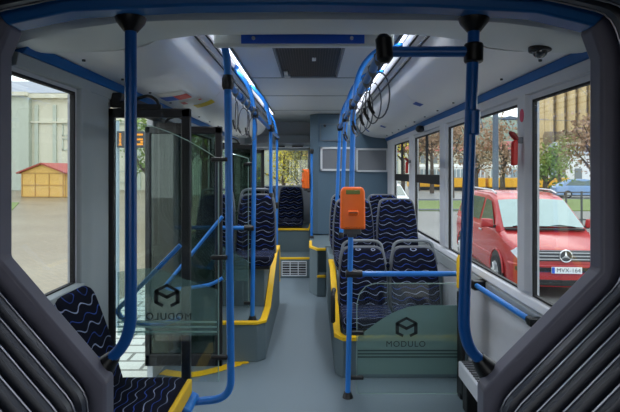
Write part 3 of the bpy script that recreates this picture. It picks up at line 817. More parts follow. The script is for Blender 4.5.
# right poles
def pole(label, pts, joints, base=None, rr=PR, rnd=.15):
    t = thing('grab_pole', label, 'pole')
    bm = NB(); tube(bm, round_path(pts, rnd, 8), rr, 14); obj('tube', bm, M['blue'], t)
    if joints:
        for j in joints:
            bm = NB(); joint(bm, *j); obj('joint', bm, M['black'], t)
    if base:
        bm = NB(); flange(bm, base, 1); obj('base_flange', bm, M['black'], t)
    return t
xv0, xv1 = .238, .275
pole('blue aisle pole standing on the floor and carrying the orange ticket machine', [(xv0, 3.13, .005), (xv1, 3.13, 1.95)]+bent_top(xv1, 3.13, 0, 1), [(xv1, 3.13, 1.95)], (xv0, 3.13, 0))
pole('blue pole rising from the front-row seat handle to the right overhead rail', [(.245, 3.95, .96), (.282, 3.95, 1.95)]+bent_top(.282, 3.95, 0, 1), [(.282, 3.95, 1.955), (.245, 3.95, .97, .022, .05)])
pole('blue pole rising from the second-row seat to the right overhead rail', [(.255, 4.80, 1.20), (.285, 4.80, 1.95)]+bent_top(.285, 4.8, 0, 1), [(.285, 4.80, 1.955)])
# left poles
t = pole('blue aisle pole hooked under the near sideways seat on the door side', [(-.40, 2.44, 2.27), (-.445, 2.44, 2.14), (-.437, 2.44, 1.96), (-.42, 2.44, .325), (-.62, 2.42, .325)], [(-.437, 2.44, 1.965, .031, .075)], rr=.0195, rnd=.1)
for o in t.children:
    if o.name.startswith('tube'):
        bpy.data.objects.remove(o); break
bm = NB(); tube(bm, round_path([(-.60, 2.44, 2.35), (-.475, 2.44, 2.24), (-.437, 2.44, 2.08), (-.437, 2.44, 1.96), (-.42, 2.44, .325), (-.63, 2.40, .325)], .1, 8), .0195, 14); obj('tube', bm, M['blue'], t)
bm = NB(); prism(bm, [(-.70, .30), (-.58, .335), (-.58, .36), (-.66, .40), (-.74, .40), (-.74, .30)], 'y', 2.24, 2.42); obj('bracket', bm, M['blue'], t, .01)
pole('blue pole standing on the corner of the door-side seat platform', [(-.48, 3.78, .31), (-.46, 3.78, 1.97)]+bent_top(-.46, 3.78, 0, -1), [(-.46, 3.78, 1.97)], (-.48, 3.78, .31))
pole('blue pole rising from the door-side seat handle to the ceiling', [(-.405, 4.62, 1.26), (-.405, 4.62, 1.93)]+bent_top(-.41, 4.62, 0, -1), [(-.405, 4.62, 1.93), (-.405, 4.62, 1.27, .022, .05)])
pole('slim blue pole farthest down the door side, before the rear steps', [(-.455, 6.05, .005), (-.45, 6.05, 1.95)]+bent_top(-.45, 6.05, 0, -1), [(-.45, 6.05, 1.95), (-.455, 6.05, 1.07, .024, .08)], (-.455, 6.05, 0), rr=.015)
pole('blue pole on the step block in front of the rear ticket machine', [(-.005, 6.62, .57), (-.005, 6.62, 1.78)], [(-.005, 6.62, 1.79)], (-.005, 6.62, .568))

def strap(label, x, y, z, group):
    t = thing('hand_strap', label, 'hand strap', (x, y, z), group=group)
    bm = NB(); tube(bm, [(0, 0, -.03), (0, 0, -.018), (0, 0, .014), (0, 0, .022)], .022, 12, True, [.008, .016, .021, .012]); obj('clip', bm, M['grab'], t)
    bm = NB()
    loop = [(0, 0, -.015), (0, 0, -.05)]
    n = 20
    for k in range(n+1):
        a = PI/2+2*PI*k/n
        loop.append((.012*math.cos(a)*(1+.6*k/n)+.006, .042*math.cos(a), -.142+.088*math.sin(a)))
    tube(bm, loop, .003, 8); obj('loop', bm, M['straps'], t)
    bm = NB(); tube(bm, [(.01, .042, -.16), (.01, .037, -.185), (.01, .022, -.212)], .007, 8); obj('grip', bm, M['black'], t)
    return t
gr = 'hand straps on the right overhead rail'
ords = ['nearest the cross tube', 'second from the cross tube', 'third from the cross tube', 'fourth from the cross tube', 'fifth from the cross tube', 'sixth from the cross tube', 'farthest from the cross tube']
st0 = None
for k, y in enumerate((1.80, 2.02, 2.28, 2.60, 2.88, 3.4, 3.65)):
    x = .255+.02*(y-1.68)/1.42; z = 1.935+.015*(y-1.68)/1.42
    lb = 'grey loop strap hanging from the right overhead rail, '+ords[k]
    if st0 is None: st0 = strap(lb, x, y, z, gr); st0.rotation_euler = (0, 0, 1.25)
    else: dup(st0, (x, y, z), random.uniform(.7, 1.9), lb)
for k, y in enumerate((2.72, 3.02, 3.22, 3.5)):
    dup(st0, (-.443, y, 1.966), random.uniform(.6, 2.0), 'grey loop strap hanging from the door-side overhead rail, '+['nearest the doors', 'second in the row', 'third in the row', 'last in the row'][k], 'hand straps on the door-side overhead rail')

# ------------------------------------------------------------------ ticket machines
def validator(label, loc, rz=0.):
    t = thing('ticket_machine', label, 'ticket machine', loc, rz, 'ticket machines')
    bm = NB(); pillow(bm, rpoly([(-.08, 0), (.08, 0), (.077, .245), (.06, .27), (-.06, .27), (-.077, .245)], .012), .075, 'y', .014)
    for v in bm.verts: v.co.y -= .085
    b = obj('casing', bm, M['orange'], t)
    bm = NB(); bx(bm, -.045, .045, -.088, -.08, .225, .252); obj('display', bm, M['lcd'], t, .003)
    bm = NB(); prism(bm, [(-.085, .125), (-.108, .118), (-.108, .10), (-.085, .085)], 'x', -.032, .032); obj('ticket_slot', bm, M['orange'], t, .006)
    bm = NB(); bx(bm, -.026, .026, -.111, -.107, .106, .112); obj('slot_mouth', bm, M['black'], t)
    bm = NB(); bx(bm, -.055, .055, -.065, .01, -.035, .004); bx(bm, -.03, .03, -.02, .03, -.06, .2); obj('bracket', bm, M['darkgrey'], t, .006)
    return t
va = validator('orange ticket machine with green display on the front aisle pole', (.262, 3.085, 1.133))
dup(va, (-.045, 6.66, 1.27), -PI/2+.25, 'small orange ticket machine seen edge-on beside the back window')

# ------------------------------------------------------------------ small fittings
t = thing('ceiling_camera', 'black dome camera under the fairing above the right window', 'camera', at(540, 51, 1.93))
bm = NB(); cyl(bm, (0, 0, -.004), (0, 0, .055), .045, 24); obj('base', bm, M['black'], t, .008)
bm = NB(); bmesh.ops.create_uvsphere(bm, u_segments=16, v_segments=10, radius=.03); obj('dome', bm, mat('dome_glass', srgb(70, 74, 80), .08, var=.1, spec=1.), t)
t = thing('window_sensor', 'small black sensor knob on the blue strip above the sliding windows', 'sensor', at(420, 129, 4.72))
bm = NB(); bmesh.ops.create_uvsphere(bm, u_segments=16, v_segments=10, radius=.045)
for v in bm.verts: v.co.y *= 1.3; v.co.z *= .8
obj('body', bm, M['black'], t)
bm = NB(); bx(bm, -.01, .09, -.04, .04, -.015, .03); obj('mount', bm, M['black'], t, .004)
def hammer(label, loc, s=1.):
    t = thing('emergency_hammer', label, 'hammer', loc, group='emergency hammers'); t.scale = (s, s, s)
    bm = NB(); prism(bm, [(-.026, -.095), (.006, -.095), (.008, .03), (.0, .045), (-.024, .03)], 'y', -.014, .014); obj('handle', bm, M['red'], t, .008)
    bm = NB(); tube(bm, [(-.034, 0, .082), (-.018, 0, .07), (.008, 0, .04)], .017, 10, True, [.008, .016, .013]); obj('head', bm, mat('hammer_head', srgb(140, 30, 28), .4, var=.1) if 'hammer_head' not in bpy.data.materials else bpy.data.materials['hammer_head'], t)
    bm = NB(); bx(bm, .004, .05, -.012, .012, .022, .055); obj('bracket', bm, M['panel'], t, .004)
    return t
hm = hammer('red emergency hammer on the pillar beside the van view', (1.085, 2.50, 1.63))
dup(hm, (1.085, 5.33, 1.58), 0, 'red emergency hammer on the pillar between the sliding windows')
bm = NB(); cyl(bm, (0, 0, 0), (-.003, 0, 0), .022, 20)
for v in bm.verts: v.co.z *= 1.6
o = tag(obj('round_sticker', bm, mat('sticker_pink', srgb(205, 70, 100), .5, var=.1)), 'small oval red sticker above the emergency hammer on the pillar', 'sticker'); o.location = (1.117, 2.50, 1.80)
# stickers on the left cove
def cove_pt(x, y, s):
    x = abs(x)
    for (a, za), (b, zb) in zip(cp, cp[1:]):
        if a <= x <= b: return Vector((s*x, y, za+(zb-za)*(x-a)/(b-a)-.004))
def sticker(name, parts, label):
    t = thing(name, label, 'sticker')
    for pn, x0, x1, y0, y1, s, m, dz in parts:
        bm = NB(); n = 5
        rows = []
        for i in range(n+1):
            x = x0+(x1-x0)*i/n
            rows.append([bm.verts.new(cove_pt(x, y, s)+Vector((0, 0, -dz))) for y in (y0, y1)])
        for a, b in zip(rows, rows[1:]): bm.faces.new((a[0], a[1], b[1], b[0]))
        obj(pn, bm, m, t)
sb, sr, sw = mat('print_blue', srgb(50, 90, 175), .5, var=.05), mat('print_red', srgb(205, 50, 45), .5, var=.05), mat('print_white', srgb(225, 222, 215), .5, var=.03)
sy = mat('print_yellow', srgb(230, 195, 20), .5, var=.1)
sticker('safety_notice', [('backing', .84, 1.02, 3.02, 3.30, -1, sw, 0), ('blue_field', .93, 1.02, 3.14, 3.30, -1, sb, .002), ('red_field', .84, .93, 3.14, 3.30, -1, sr, .002)], 'blue, red and white notice sticker on the cove above the doors')
sticker('safety_notice', [('backing', .80, .96, 3.36, 3.52, -1, sw, 0), ('red_mark', .92, .955, 3.40, 3.50, -1, sr, .002), ('red_dot', .81, .83, 3.42, 3.46, -1, sr, .002)], 'white notice sticker with red marks on the cove above the doors')
sticker('safety_notice', [('backing', .77, .91, 3.60, 3.74, -1, sy, 0)], 'yellow notice sticker on the cove above the doors')
for i, (px, py, lb) in enumerate(((418, 97, 'nearest'), (383, 123, 'middle'), (367, 133, 'farthest'))):
    x = (.83, .83, .75)[i]; Y = x*F/(px-CX)
    sticker('blue_label', [('backing', x-.03, x+.03, Y-.06, Y+.06, 1, sb, 0)], 'small blue label on the right cove, %s of the three' % lb)
# yellow threshold strip on the floor
bm = NB()
pts = [(-1.12, 3.52), (-.91, 3.47), (-.75, 3.54), (-.60, 3.66), (-.50, 3.70)]
sp_ = smooth_prof(pts, 5); R_ = []
for i, p in enumerate(sp_):
    a = Vector(sp_[max(i-1, 0)]); b = Vector(sp_[min(i+1, len(sp_)-1)]); d = (b-a).normalized(); n = Vector((-d.y, d.x))*.046*(1 if i < len(sp_)-4 else .5)
    R_.append([bm.verts.new((p[0]+n.x, p[1]+n.y, .004)), bm.verts.new((p[0]-n.x, p[1]-n.y, .004))])
for a, b in zip(R_, R_[1:]): bm.faces.new((a[0], b[0], b[1], a[1]))
o = tag(obj('floor_marking', bm, M['yellow']), 'curved yellow warning strip on the floor beside the near doorway', 'floor marking')

# ================================================================== OUTSIDE
G = -.5
bm = NB(); bx(bm, -220, -1.3, -30, 260, G-.3, G-.012); struct('ground', bm, M['plaza'], smooth=False)
bm = NB(); bx(bm, -1.3, 260, -30, 260, G-.3, G); struct('road', bm, M['asphalt'], smooth=False)
bm = NB(); bx(bm, -3.0, -1.35, 2.0, 16, G-.08, G+.0); struct('pavement', bm, M['tiles'], smooth=False)
bm = NB()
prism(bm, [(-18.0, 20.5), (-14.8, 23.0), (-19.0, 30.5), (-24, 32), (-30, 30), (-28, 22)], 'z', G-.05, G+.03)
tag(obj('lawn', bm, M['grass']), 'patch of green lawn on the plaza in front of the wooden kiosk', 'grass', kind='stuff')

# kiosk
t = thing('wooden_kiosk', 'wooden market kiosk with red pitched roof on the plaza', 'kiosk', (-21.1, 38.6, G), -.22)
bm = NB(); prism(bm, [(-2.0, 0), (2.0, 0), (2.0, 1.95), (0, 2.62), (-2.0, 1.95)], 'y', -1.3, 1.3)
obj('walls', bm, M['wood'], t)
bm = NB()
for s in (-1, 1):
    prism(bm, [(0, 2.74), (s*2.3, 1.97), (s*2.3, 1.86), (0, 2.62)], 'y', -1.55, 1.55)
obj('roof', bm, M['redroof'], t)
bm = NB()
for x in (-1.95, -.7, .6, 1.9): bx(bm, x-.05, x+.05, -1.34, -1.29, 0, 1.95)
bx(bm, -2, 2, -1.34, -1.29, .9, 1.0); bx(bm, -2, 2, -1.34, -1.29, .0, .08); bx(bm, -2, 2, -1.34, -1.29, 1.85, 1.95)
for y in (-1.2, 0, 1.2): bx(bm, 1.99, 2.03, y-.05, y+.05, 0, 2.0)
obj('battens', bm, M['woodd'], t)

# big pale building across the plaza
t = thing('plaza_building', 'long pale classical building behind the plaza, seen through the left window', 'building', (0, 0, G))
Yb = 52
def facade(x0, x1, m, name='wall', y=Yb, h=10.5):
    bm = NB(); bx(bm, x0, x1, y, y+12, 0, h); obj(name, bm, m, t, smooth=False)
facade(-31.0, -12, M['stucco']); facade(-60, -31.0, M['stucco2'], y=Yb-.6)
bm = NB(); bx(bm, -60, -31.0, Yb-1.1, Yb, 10.3, 10.7); bx(bm, -31.0, -12, Yb-.6, Yb, 10.1, 10.6); bx(bm, -31, -12, Yb-.25, Yb, 7.4, 7.6); obj('cornice', bm, M['stucco'], t)
bm = NB()
for s0_, s1_ in ((-60, -31), (-31, -12)): prism(bm, [(Yb-.6, 10.65), (Yb+6, 13.2), (Yb+12, 10.65)], 'x', s0_, s1_)
obj('roof', bm, M['slate'], t)
bm = NB()
for x in (-30.6, -28.6, -23.9, -19.3, -16.4): bx(bm, x, x+.38, Yb-.18, Yb, 0, 9.4)
obj('pilasters', bm, M['stucco2'], t)
bm = NB()
for x in (-27.6, -22.8, -18.4):
    for z in (.8, 4.4, 6.0): 
        for a in ((x, x+2.6, z, z+.12), (x, x+2.6, z+1.2, z+1.32), (x, x+.12, z, z+1.3), (x+2.5, x+2.6, z, z+1.3)): bx(bm, a[0], a[1], Yb-.1, Yb, a[2], a[3])
obj('mouldings', bm, M['stucco2'], t)
for x in (-36.3, -34.2, -39.2, -42.0):
    for z in (1.2, 4.2, 7.0):
        bm = NB(); bx(bm, x-.55, x+.55, Yb-.72, Yb-.6, z, z+1.7); w = obj('window', bm, M['paper'], t)
        g = NB()
        for a in ((x-.62, x-.5, z-.1, z+1.8), (x+.5, x+.62, z-.1, z+1.8), (x-.62, x+.62, z-.12, z), (x-.7, x+.7, z+1.7, z+1.9), (x-.04, x+.04, z, z+1.7), (x-.5, x+.5, z+1.05, z+1.12), (x-.5, x+.5, z+.5, z+.56)): bx(g, a[0], a[1], Yb-.78, Yb-.7, a[2], a[3])
        obj('window_frame', g, M['white'], w)

# bus-stop LED sign seen through the doorway
t = thing('stop_display', 'amber lettered display on a pale post at the stop, seen through the doorway', 'sign', (0, 0, 0))
Ys = 6.0
a_, b_ = at(116.5, 131, Ys), at(143.5, 147.5, Ys)
bm = NB(); bx(bm, a_.x, b_.x, Ys, Ys+.12, b_.z, a_.z); obj('housing', bm, M['darkgrey'], t, .008)
bm = NB(); c = at(115, 140, Ys); cyl(bm, (c.x, Ys+.06, G), (c.x, Ys+.06, c.z+.25), .03); obj('post', bm, mat('pale_post', srgb(165, 185, 195), .5, var=.05), t)
bm = NB()
p = at(120.3, 139.5, Ys)
for k in range(9): bx(bm, p.x-.011, p.x+.011, Ys-.01, Ys, p.z-.072+k*.0175, p.z-.061+k*.0175)
bx(bm, p.x-.018, p.x+.018, Ys-.01, Ys, p.z-.075, p.z-.065)
p0 = at(134, 134.5, Ys); p1 = at(143, 144.2, Ys); dzz = (p0.z-p1.z)/4
for k in range(5):
    z = p0.z-dzz*k
    if k in (0, 2, 4, 3): bx(bm, (p0.x if k != 3 else p0.x), (p1.x if k != 3 else p0.x+.03), Ys-.01, Ys, z-.012, z+.010)
    if k in (1,): bx(bm, p0.x, p0.x+.03, Ys-.01, Ys, z-.012, z+.010)
bx(bm, p1.x-.03, p1.x, Ys-.01, Ys, p0.z-dzz*3-.012, p0.z-dzz*3+.010)
obj('lettering', bm, M['ledsign'], t)

# tree maker
def make_tree(label, loc, h, cr, leafm, dens=900, trunk=.16, leaf=.28, crown_low=.35, group='autumn trees outside', seed=0):
    rnd = random.Random(seed)
    t = thing('tree', label, 'tree', loc, rnd.uniform(0, 6), group)
    bm = NB(); top = h*.75
    tube(bm, [(0, 0, 0), (.05, 0, h*.3), (-.04, .06, h*.55), (0, 0, top)], trunk, 8, True, [trunk, trunk*.8, trunk*.55, trunk*.2])
    tips = []
    for k in range(11):
        a = rnd.uniform(0, 2*PI); z0 = h*rnd.uniform(crown_low*.8, .62); r = cr*rnd.uniform(.5, .95)
        p1 = Vector((math.cos(a)*r*.5, math.sin(a)*r*.5, z0+h*.12)); p2 = Vector((math.cos(a)*r, math.sin(a)*r, z0+h*rnd.uniform(.15, .33)))
        tube(bm, [(0, 0, z0), p1, p2], .05, 5, True, [trunk*.4, trunk*.25, trunk*.1]); tips += [p1, p2]
    obj('trunk', bm, M['bark'], t)
    bm = NB()
    cents = tips+[Vector((rnd.uniform(-.4, .4)*cr, rnd.uniform(-.4, .4)*cr, h*rnd.uniform(.6, .95))) for _ in range(10)]
    for k in range(dens):
        c = rnd.choice(cents); d = Vector((rnd.gauss(0, 1), rnd.gauss(0, 1), rnd.gauss(0, .8)))*cr*.24
        p = c+d
        if p.z < h*crown_low*.7: continue
        u = Vector((rnd.gauss(0, 1), rnd.gauss(0, 1), rnd.gauss(0, 1))).normalized(); w = u.cross(Vector((rnd.gauss(0, 1), rnd.gauss(0, 1), rnd.gauss(0, 1)))).normalized()
        s = leaf*rnd.uniform(.5, 1.1)
        bm.faces.new([bm.verts.new(p+u*s*.6), bm.verts.new(p+w*s*.35), bm.verts.new(p-u*s*.6), bm.verts.new(p-w*s*.35)])
    obj('foliage', bm, leafm, t, smooth=False)
    return t
def gpt(px, Y): return ((px-CX)/F*Y, Y, G)
trees = [
 (452, 36, 7.5, 2.2, 'leaf_rust', 'rust-coloured tree in front of the tram, behind the right pole'),
 (432, 44, 8, 2.6, 'leaf_rust', 'rust-coloured tree seen through the near sliding window'),
 (418, 50, 9, 2.8, 'leaf_olive', 'olive tree seen through the near sliding window at its edge'),
 (403, 46, 8.5, 2.8, 'leaf_yellow', 'yellowing tree seen through the far sliding window'),
 (503, 27, 5.2, 1.3, 'leaf_rust', 'small rust tree just past the street lamp'),
 (476, 30, 5.6, 1.5, 'leaf_rust', 'small rust tree to the near side of the tram front'),
 (546, 30, 3.7, 1.4, 'leaf_green', 'round green tree beside the stone tower'),
 (595, 20, 5.0, 1.2, 'leaf_rust', 'rust tree overlapping the stone tower beside the grey frame'),
 (560, 44, 5.5, 2.0, 'leaf_olive', 'olive tree low behind the parked blue car'),
 (284, 40, 5.2, 2.6, 'leaf_yellow', 'bright yellow tree in the middle of the back window'),
 (268, 46, 6.2, 3.2, 'leaf_yellow', 'tall yellow tree at the far side of the back window'),
 (302, 36, 5.2, 2.0, 'leaf_olive', 'olive tree at the tower side of the back window'),
 (204, 22, 7, 2.2, 'leaf_green', 'green tree seen through the second door leaf'),
 (190, 26, 7, 2.2, 'leaf_green', 'green tree half hidden by the near door frame'),
 (150, 24, 5.4, 1.2, 'leaf_green', 'small green tree above the bus stop display'),
]
for i, (px, Y, h, cr, lm, lb) in enumerate(trees):
    make_tree(lb, gpt(px, Y), h, cr, M[lm], dens=1500 if cr > 1.9 else 1000, leaf=.10+.0042*Y, trunk=.12+.002*Y, seed=i+3, crown_low=.14 if 9 <= i <= 11 else .35)

# street lamp
t = thing('street_lamp', 'tall grey blue street lamp post with one arm outside the right window', 'street lamp', gpt(495.5, 21))
bm = NB(); tube(bm, [(0, 0, 0), (0, 0, 3), (0, 0, 8.5)], .12, 12, True, [.14, .13, .10]); obj('post', bm, M['lamp'], t)
bm = NB(); tube(bm, [(0, 0, 4.36), (.35, 0, 4.38)], .03, 8); obj('arm', bm, M['lamp'], t)
bm = NB(); prism(bm, [(.30, 4.32), (.95, 4.33), (.98, 4.42), (.6, 4.50), (.32, 4.42)], 'y', -.12, .12); obj('lamp_head', bm, M['lamp'], t, .02)

# trams
def tram(label, px, Y, L, loc=None):
    t = thing('tram', label, 'tram', loc or gpt(px, Y), 0, 'yellow trams in the distance')
    bm = NB(); bx(bm, 0, L, 0, 2.3, .35, 1.35); obj('lower_body', bm, M['tramy'], t, .08)
    bm = NB(); bx(bm, .05, L-.05, .03, 2.27, 1.35, 2.55); obj('upper_body', bm, M['tramw'], t, .08)
    bm = NB(); prism(bm, [(0, 2.5), (2.3, 2.5), (2.0, 2.85), (.3, 2.85)], 'x', .1, L-.1); obj('roof', bm, M['tramw'], t, .05)
    n = int(L/1.05)
    for k in range(n):
        x = .25+k*(L-.4)/n
        g = NB(); bx(g, x, x+(L-.4)/n*.72, -.01, .04, 1.45, 2.3); obj('window', g, M['tramg'], t, .03)
    bm = NB(); bx(bm, .3, L-.3, .15, 2.1, 0.05, .4); obj('undercarriage', bm, M['black'], t)
    return t
tm = tram('yellow and white tram car nearest the stone tower', 489, 50, 8.6)
dup(tm, gpt(452, 50.2), 0, 'yellow and white tram car in the middle, behind the right pole', scale=(.42, 1, 1))
dup(tm, gpt(411, 52), 0, 'yellow and white tram car seen through the near sliding window', scale=(.45, 1, 1))

# stone tower building
t = thing('stone_building', 'tan stone building with ribbed corner tower rising behind the green tree', 'building', ((567-CX)/F*60, 60, G))
bm = NB(); bx(bm, -2.75, 5.5, .35, 2.2, 6.4, 22); 
for k in range(5):
    x = -2.3+k*1.4; cyl(bm, (x, 0, 6.6), (x, 0, 22), .50, 12)
obj('tower_wall', bm, M['stone'], t)
for k in range(5):
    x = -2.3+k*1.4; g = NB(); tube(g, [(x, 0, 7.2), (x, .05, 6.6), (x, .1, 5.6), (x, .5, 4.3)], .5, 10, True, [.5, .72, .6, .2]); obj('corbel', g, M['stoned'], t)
bm = NB()
for k in range(4):
    x = -1.6+k*1.4
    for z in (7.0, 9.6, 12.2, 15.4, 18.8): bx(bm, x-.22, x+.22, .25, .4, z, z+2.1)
obj('crevice_shade', bm, M['stoned'], t)  # dark boxes between the columns, deep shade put into their stone colour
bm = NB(); bx(bm, -2.5, 6, .8, 2.2, 0, 6.5); obj('lower_wall', bm, M['stone'], t)
# far houses
def house(label, px, Y, w, h, m, roofm, d=6, gable=1.5):
    t = thing('house', label, 'building', gpt(px, Y))
    bm = NB(); bx(bm, 0, w, 0, d, 0, h); obj('wall', bm, m, t)
    bm = NB(); prism(bm, [(-.3, h), (d/2, h+gable), (d+.3, h)], 'x', -.2, w+.2); obj('roof', bm, roofm, t)
    n = max(2, int(w/2.2))
    for r_ in range(max(1, int(h/2.8))):
        for k in range(n):
            x = w*(k+.5)/n; g = NB(); bx(g, x-.4, x+.4, -.06, .05, .9+r_*2.8, 2.4+r_*2.8); obj('window', g, M['paper'], t)
house('white shop front seen past the stone tower base', 568, 52, 9, 4.0, M['white'], M['slate'])
house('pale house among trees behind the trams', 497, 75, 10, 5.6, M['stucco'], M['redroof'])
house('cream house behind trees seen through the sliding windows', 404, 90, 12, 6, M['stucco'], M['redroof'])
house('pale building behind trees seen through the back window', 262, 95, 16, 5, M['stucco'], M['redroof'])
house('grey pale building behind the second doorway trees', 165, 40, 9, 8, M['stucco2'], M['slate'])
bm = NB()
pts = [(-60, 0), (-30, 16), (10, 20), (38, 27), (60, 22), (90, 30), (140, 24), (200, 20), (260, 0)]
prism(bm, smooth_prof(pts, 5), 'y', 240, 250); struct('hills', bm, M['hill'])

# railing
t = thing('street_railing', 'dark iron railing along the pavement behind the red van', 'railing', (0, 0, 0))
x0, x1, Yf = 6.6, 13.5, 17.5
bm = NB()
for z in (.72, .60, -.30): bx(bm, x0, x1, Yf, Yf+.04, z, z+.045)
obj('rails', bm, M['fence'], t)
for k in range(13):
    x = x0+(x1-x0)*k/12; g = NB(); bx(g, x-.025, x+.025, Yf-.01, Yf+.05, G, .78); obj('upright', g, M['fence'], t)
t = thing('street_railing', 'pale grey railing beside the road, seen through the sliding windows', 'railing', (0, 0, 0))
bm = NB()
for z in (.35, -.05): bx(bm, 3.2, 7.2, 19, 19.05, z, z+.06)
obj('rails', bm, M['panel'], t)
for k in range(5):
    x = 3.2+k; g = NB(); bx(g, x-.03, x+.03, 19, 19.05, G, .42); obj('upright', g, M['panel'], t)
bm = NB(); bx(bm, 4.5, 60, 24, 34, G, G+.04); tag(obj('verge', bm, M['grass']), 'green grass verge between road and tram line', 'grass', kind='stuff')

# vehicles
def wheel(t, x, y, r, w, side):
    bm = NB(); tube(bm, [(x-w/2, y, r), (x-w/2+.03, y, r), (x+w/2-.03, y, r), (x+w/2, y, r)], r, 24, True, [r*.93, r, r, r*.93]); o = obj('wheel', bm, M['tyre'], t)
    g = NB(); xo = x+side*(w/2+.004)
    cyl(g, (xo-side*.02, y, r), (xo, y, r), r*.62, 20)
    for k in range(6):
        a = k*PI/3; cyl(g, (xo, y, r), (xo+side*.008, y+math.cos(a)*r*.55, r+math.sin(a)*r*.55), .025, 6)
    obj('rim', g, M['silver'], o)
def loft(bm, secs):
    R_ = [[bm.verts.new(p) for p in s] for s in secs]
    for a, b in zip(R_, R_[1:]):
        n = len(a)
        for i in range(n): bm.faces.new((a[i], a[(i+1) % n], b[(i+1) % n], b[i]))
    bm.faces.new(R_[0]); bm.faces.new(R_[-1][::-1])
def van(label, loc, rz, s):
    t = thing('van', label, 'van', loc, rz); t.scale = (s, s, s)
    # lower body: sections along y: (y, zbottom, ztop, half width)
    S = [(.0, .40, .80, .66), (.06, .28, .90, .80), (.22, .24, .955, .89), (.60, .22, 1.06, .94), (1.0, .22, 1.17, .95), (1.4, .22, 1.20, .955), (4.4, .22, 1.20, .95), (4.66, .26, 1.18, .92), (4.72, .36, 1.1, .88)]
    secs = []
    for y, zb, zt, hw in S:
        secs.append([(-hw*.94, y, zb), (hw*.94, y, zb), (hw, y, zb+.12), (hw, y, zt-.22), (hw*.965, y, zt-.06), (hw*.86, y, zt), (-hw*.86, y, zt), (-hw*.965, y, zt-.06), (-hw, y, zt-.22), (-hw, y, zb+.12)])
    bm = NB(); loft(bm, secs); obj('body', bm, M['vred'], t, .02)
    # greenhouse
    def sec(y, z0, z1, h0, h1): return [(-h0, y, z0), (h0, y, z0), (h1, y, z1-.05), (h1*.9, y, z1), (-h1*.9, y, z1), (-h1, y, z1-.05)]
    bm = NB()
    secs = []
    for y, zt, h1 in ((.93, 1.18, .86), (1.30, 1.47, .81), (1.62, 1.71, .76), (1.80, 1.80, .745), (2.2, 1.875, .735), (3.4, 1.89, .73), (4.45, 1.85, .72), (4.66, 1.55, .78)):
        secs.append(sec(y, 1.12, zt, .92, h1))
    loft(bm, secs); obj('cabin', bm, M['vred'], t, .015)
    def quad(name, pts, m): g = NB(); g.faces.new([g.verts.new(p) for p in pts]); return obj(name, g, m, t)
    e = .012
    # windshield as a bowed grid
    bm = NB(); rows = []
    for i in range(7):
        u = i/6; y = .955+(1.66-.955)*u; z = 1.205+(1.725-1.205)*u; hw = .80+(.70-.80)*u
        row = []
        for k in range(9):
            v = k/8*2-1; row.append(bm.verts.new((hw*v, y-e-.04*(1-v*v), z+e+.03*(1-v*v))))
        rows.append(row)
    for a, b in zip(rows, rows[1:]):
        for k in range(8): bm.faces.new((a[k], a[k+1], b[k+1], b[k]))
    obj('windscreen', bm, M['vglass'], t)
    for sd in (-1, 1):
        def sx(y, z):
            f = (z-1.12)/(1.80-1.12); return sd*((.92+(.735-.92)*f)+.012)
        def pane(name, poly): quad(name, [(sx(y, z), y, z) for y, z in poly], M['vdark'])
        pane('side_window', [(1.25, 1.24), (2.25, 1.24), (2.25, 1.74), (1.85, 1.70)])
        pane('side_window', [(2.40, 1.24), (3.4, 1.24), (3.4, 1.76), (2.40, 1.75)])
        pane('side_window', [(3.55, 1.25), (4.45, 1.28), (4.35, 1.72), (3.55, 1.76)])
        g = NB(); bx(g, *sorted((sd*.95, sd*.972)), 2.0, 2.2, 1.02, 1.06); obj('door_handle', g, M['silver'], t, .008)
        g = NB(); bx(g, *sorted((sd*.945, sd*.965)), 1.2, 4.3, .55, .62); obj('side_moulding', g, M['vred'], t, .01)
        m_ = NB(); pillow(m_, rpoly([(-.13, -.08), (.13, -.08), (.12, .09), (-.10, .10)], .03), .12, 'y', .03)
        for v in m_.verts: v.co.x += sd*1.07; v.co.y += 1.14; v.co.z += 1.27
        mm = obj('mirror', m_, M['vred'], t)
        g = NB(); bx(g, *sorted((sd*.88, sd*1.02)), 1.18, 1.24, 1.17, 1.23); obj('mirror_arm', g, M['black'], mm, .01)
        # headlight
        h_ = NB()
        P = [(.42, -.012, .74), (.62, .0, .70), (.80, .10, .72), (.875, .26, .84), (.80, .15, .92), (.60, .045, .86)]
        vs = [h_.verts.new((sd*p[0]*1.02, p[1]-.012, p[2])) for p in P]; h_.faces.new(vs if sd > 0 else vs[::-1])
        hb_ = [h_.verts.new((sd*p[0], p[1]+.06, p[2])) for p in P]
        for i in range(6): h_.faces.new((vs[i], vs[(i+1) % 6], hb_[(i+1) % 6], hb_[i]))
        obj('headlight', h_, M['lens'], t)
        g = NB(); bx(g, *sorted((sd*.52, sd*.74)), -.005, .08, .40, .48); obj('fog_lamp', g, M['lens'], t, .02)
        g = NB(); tube(g, [(sd*.66, 1.9, 1.875), (sd*.66, 2.2, 1.935), (sd*.66, 4.1, 1.95), (sd*.66, 4.4, 1.88)], .02, 8); obj('roof_rail', g, M['silver'], t)
        for y in (.92, 3.95):
            g = NB(); cyl(g, (sd*.935, y, .34), (sd*.96, y, .34), .40, 28); obj('wheel_arch', g, M['black'], t)
            g = NB(); tube(g, [(sd*.955, y+.41*math.cos(a*PI/12), .36+.41*math.sin(a*PI/12)) for a in range(0, 13)], .022, 8); obj('arch_lip', g, M['vred'], t)
            wheel(t, sd*.87, y, .325, .22, sd)
    # grille, emblem, bumper, plate
    g = NB(); prism(g, [(-.50, .70), (.50, .70), (.62, .895), (-.62, .895)], 'y', -.02, .06); o = obj('grille', g, M['darkgrey'], t, .01)
    g = NB()
    for z in (.725, .785, .845): bx(g, -.53-(z-.72)*.4, .53+(z-.72)*.4, -.034, -.015, z, z+.022)
    obj('grille_bars', g, M['silver'], o, .004)
    g = NB()
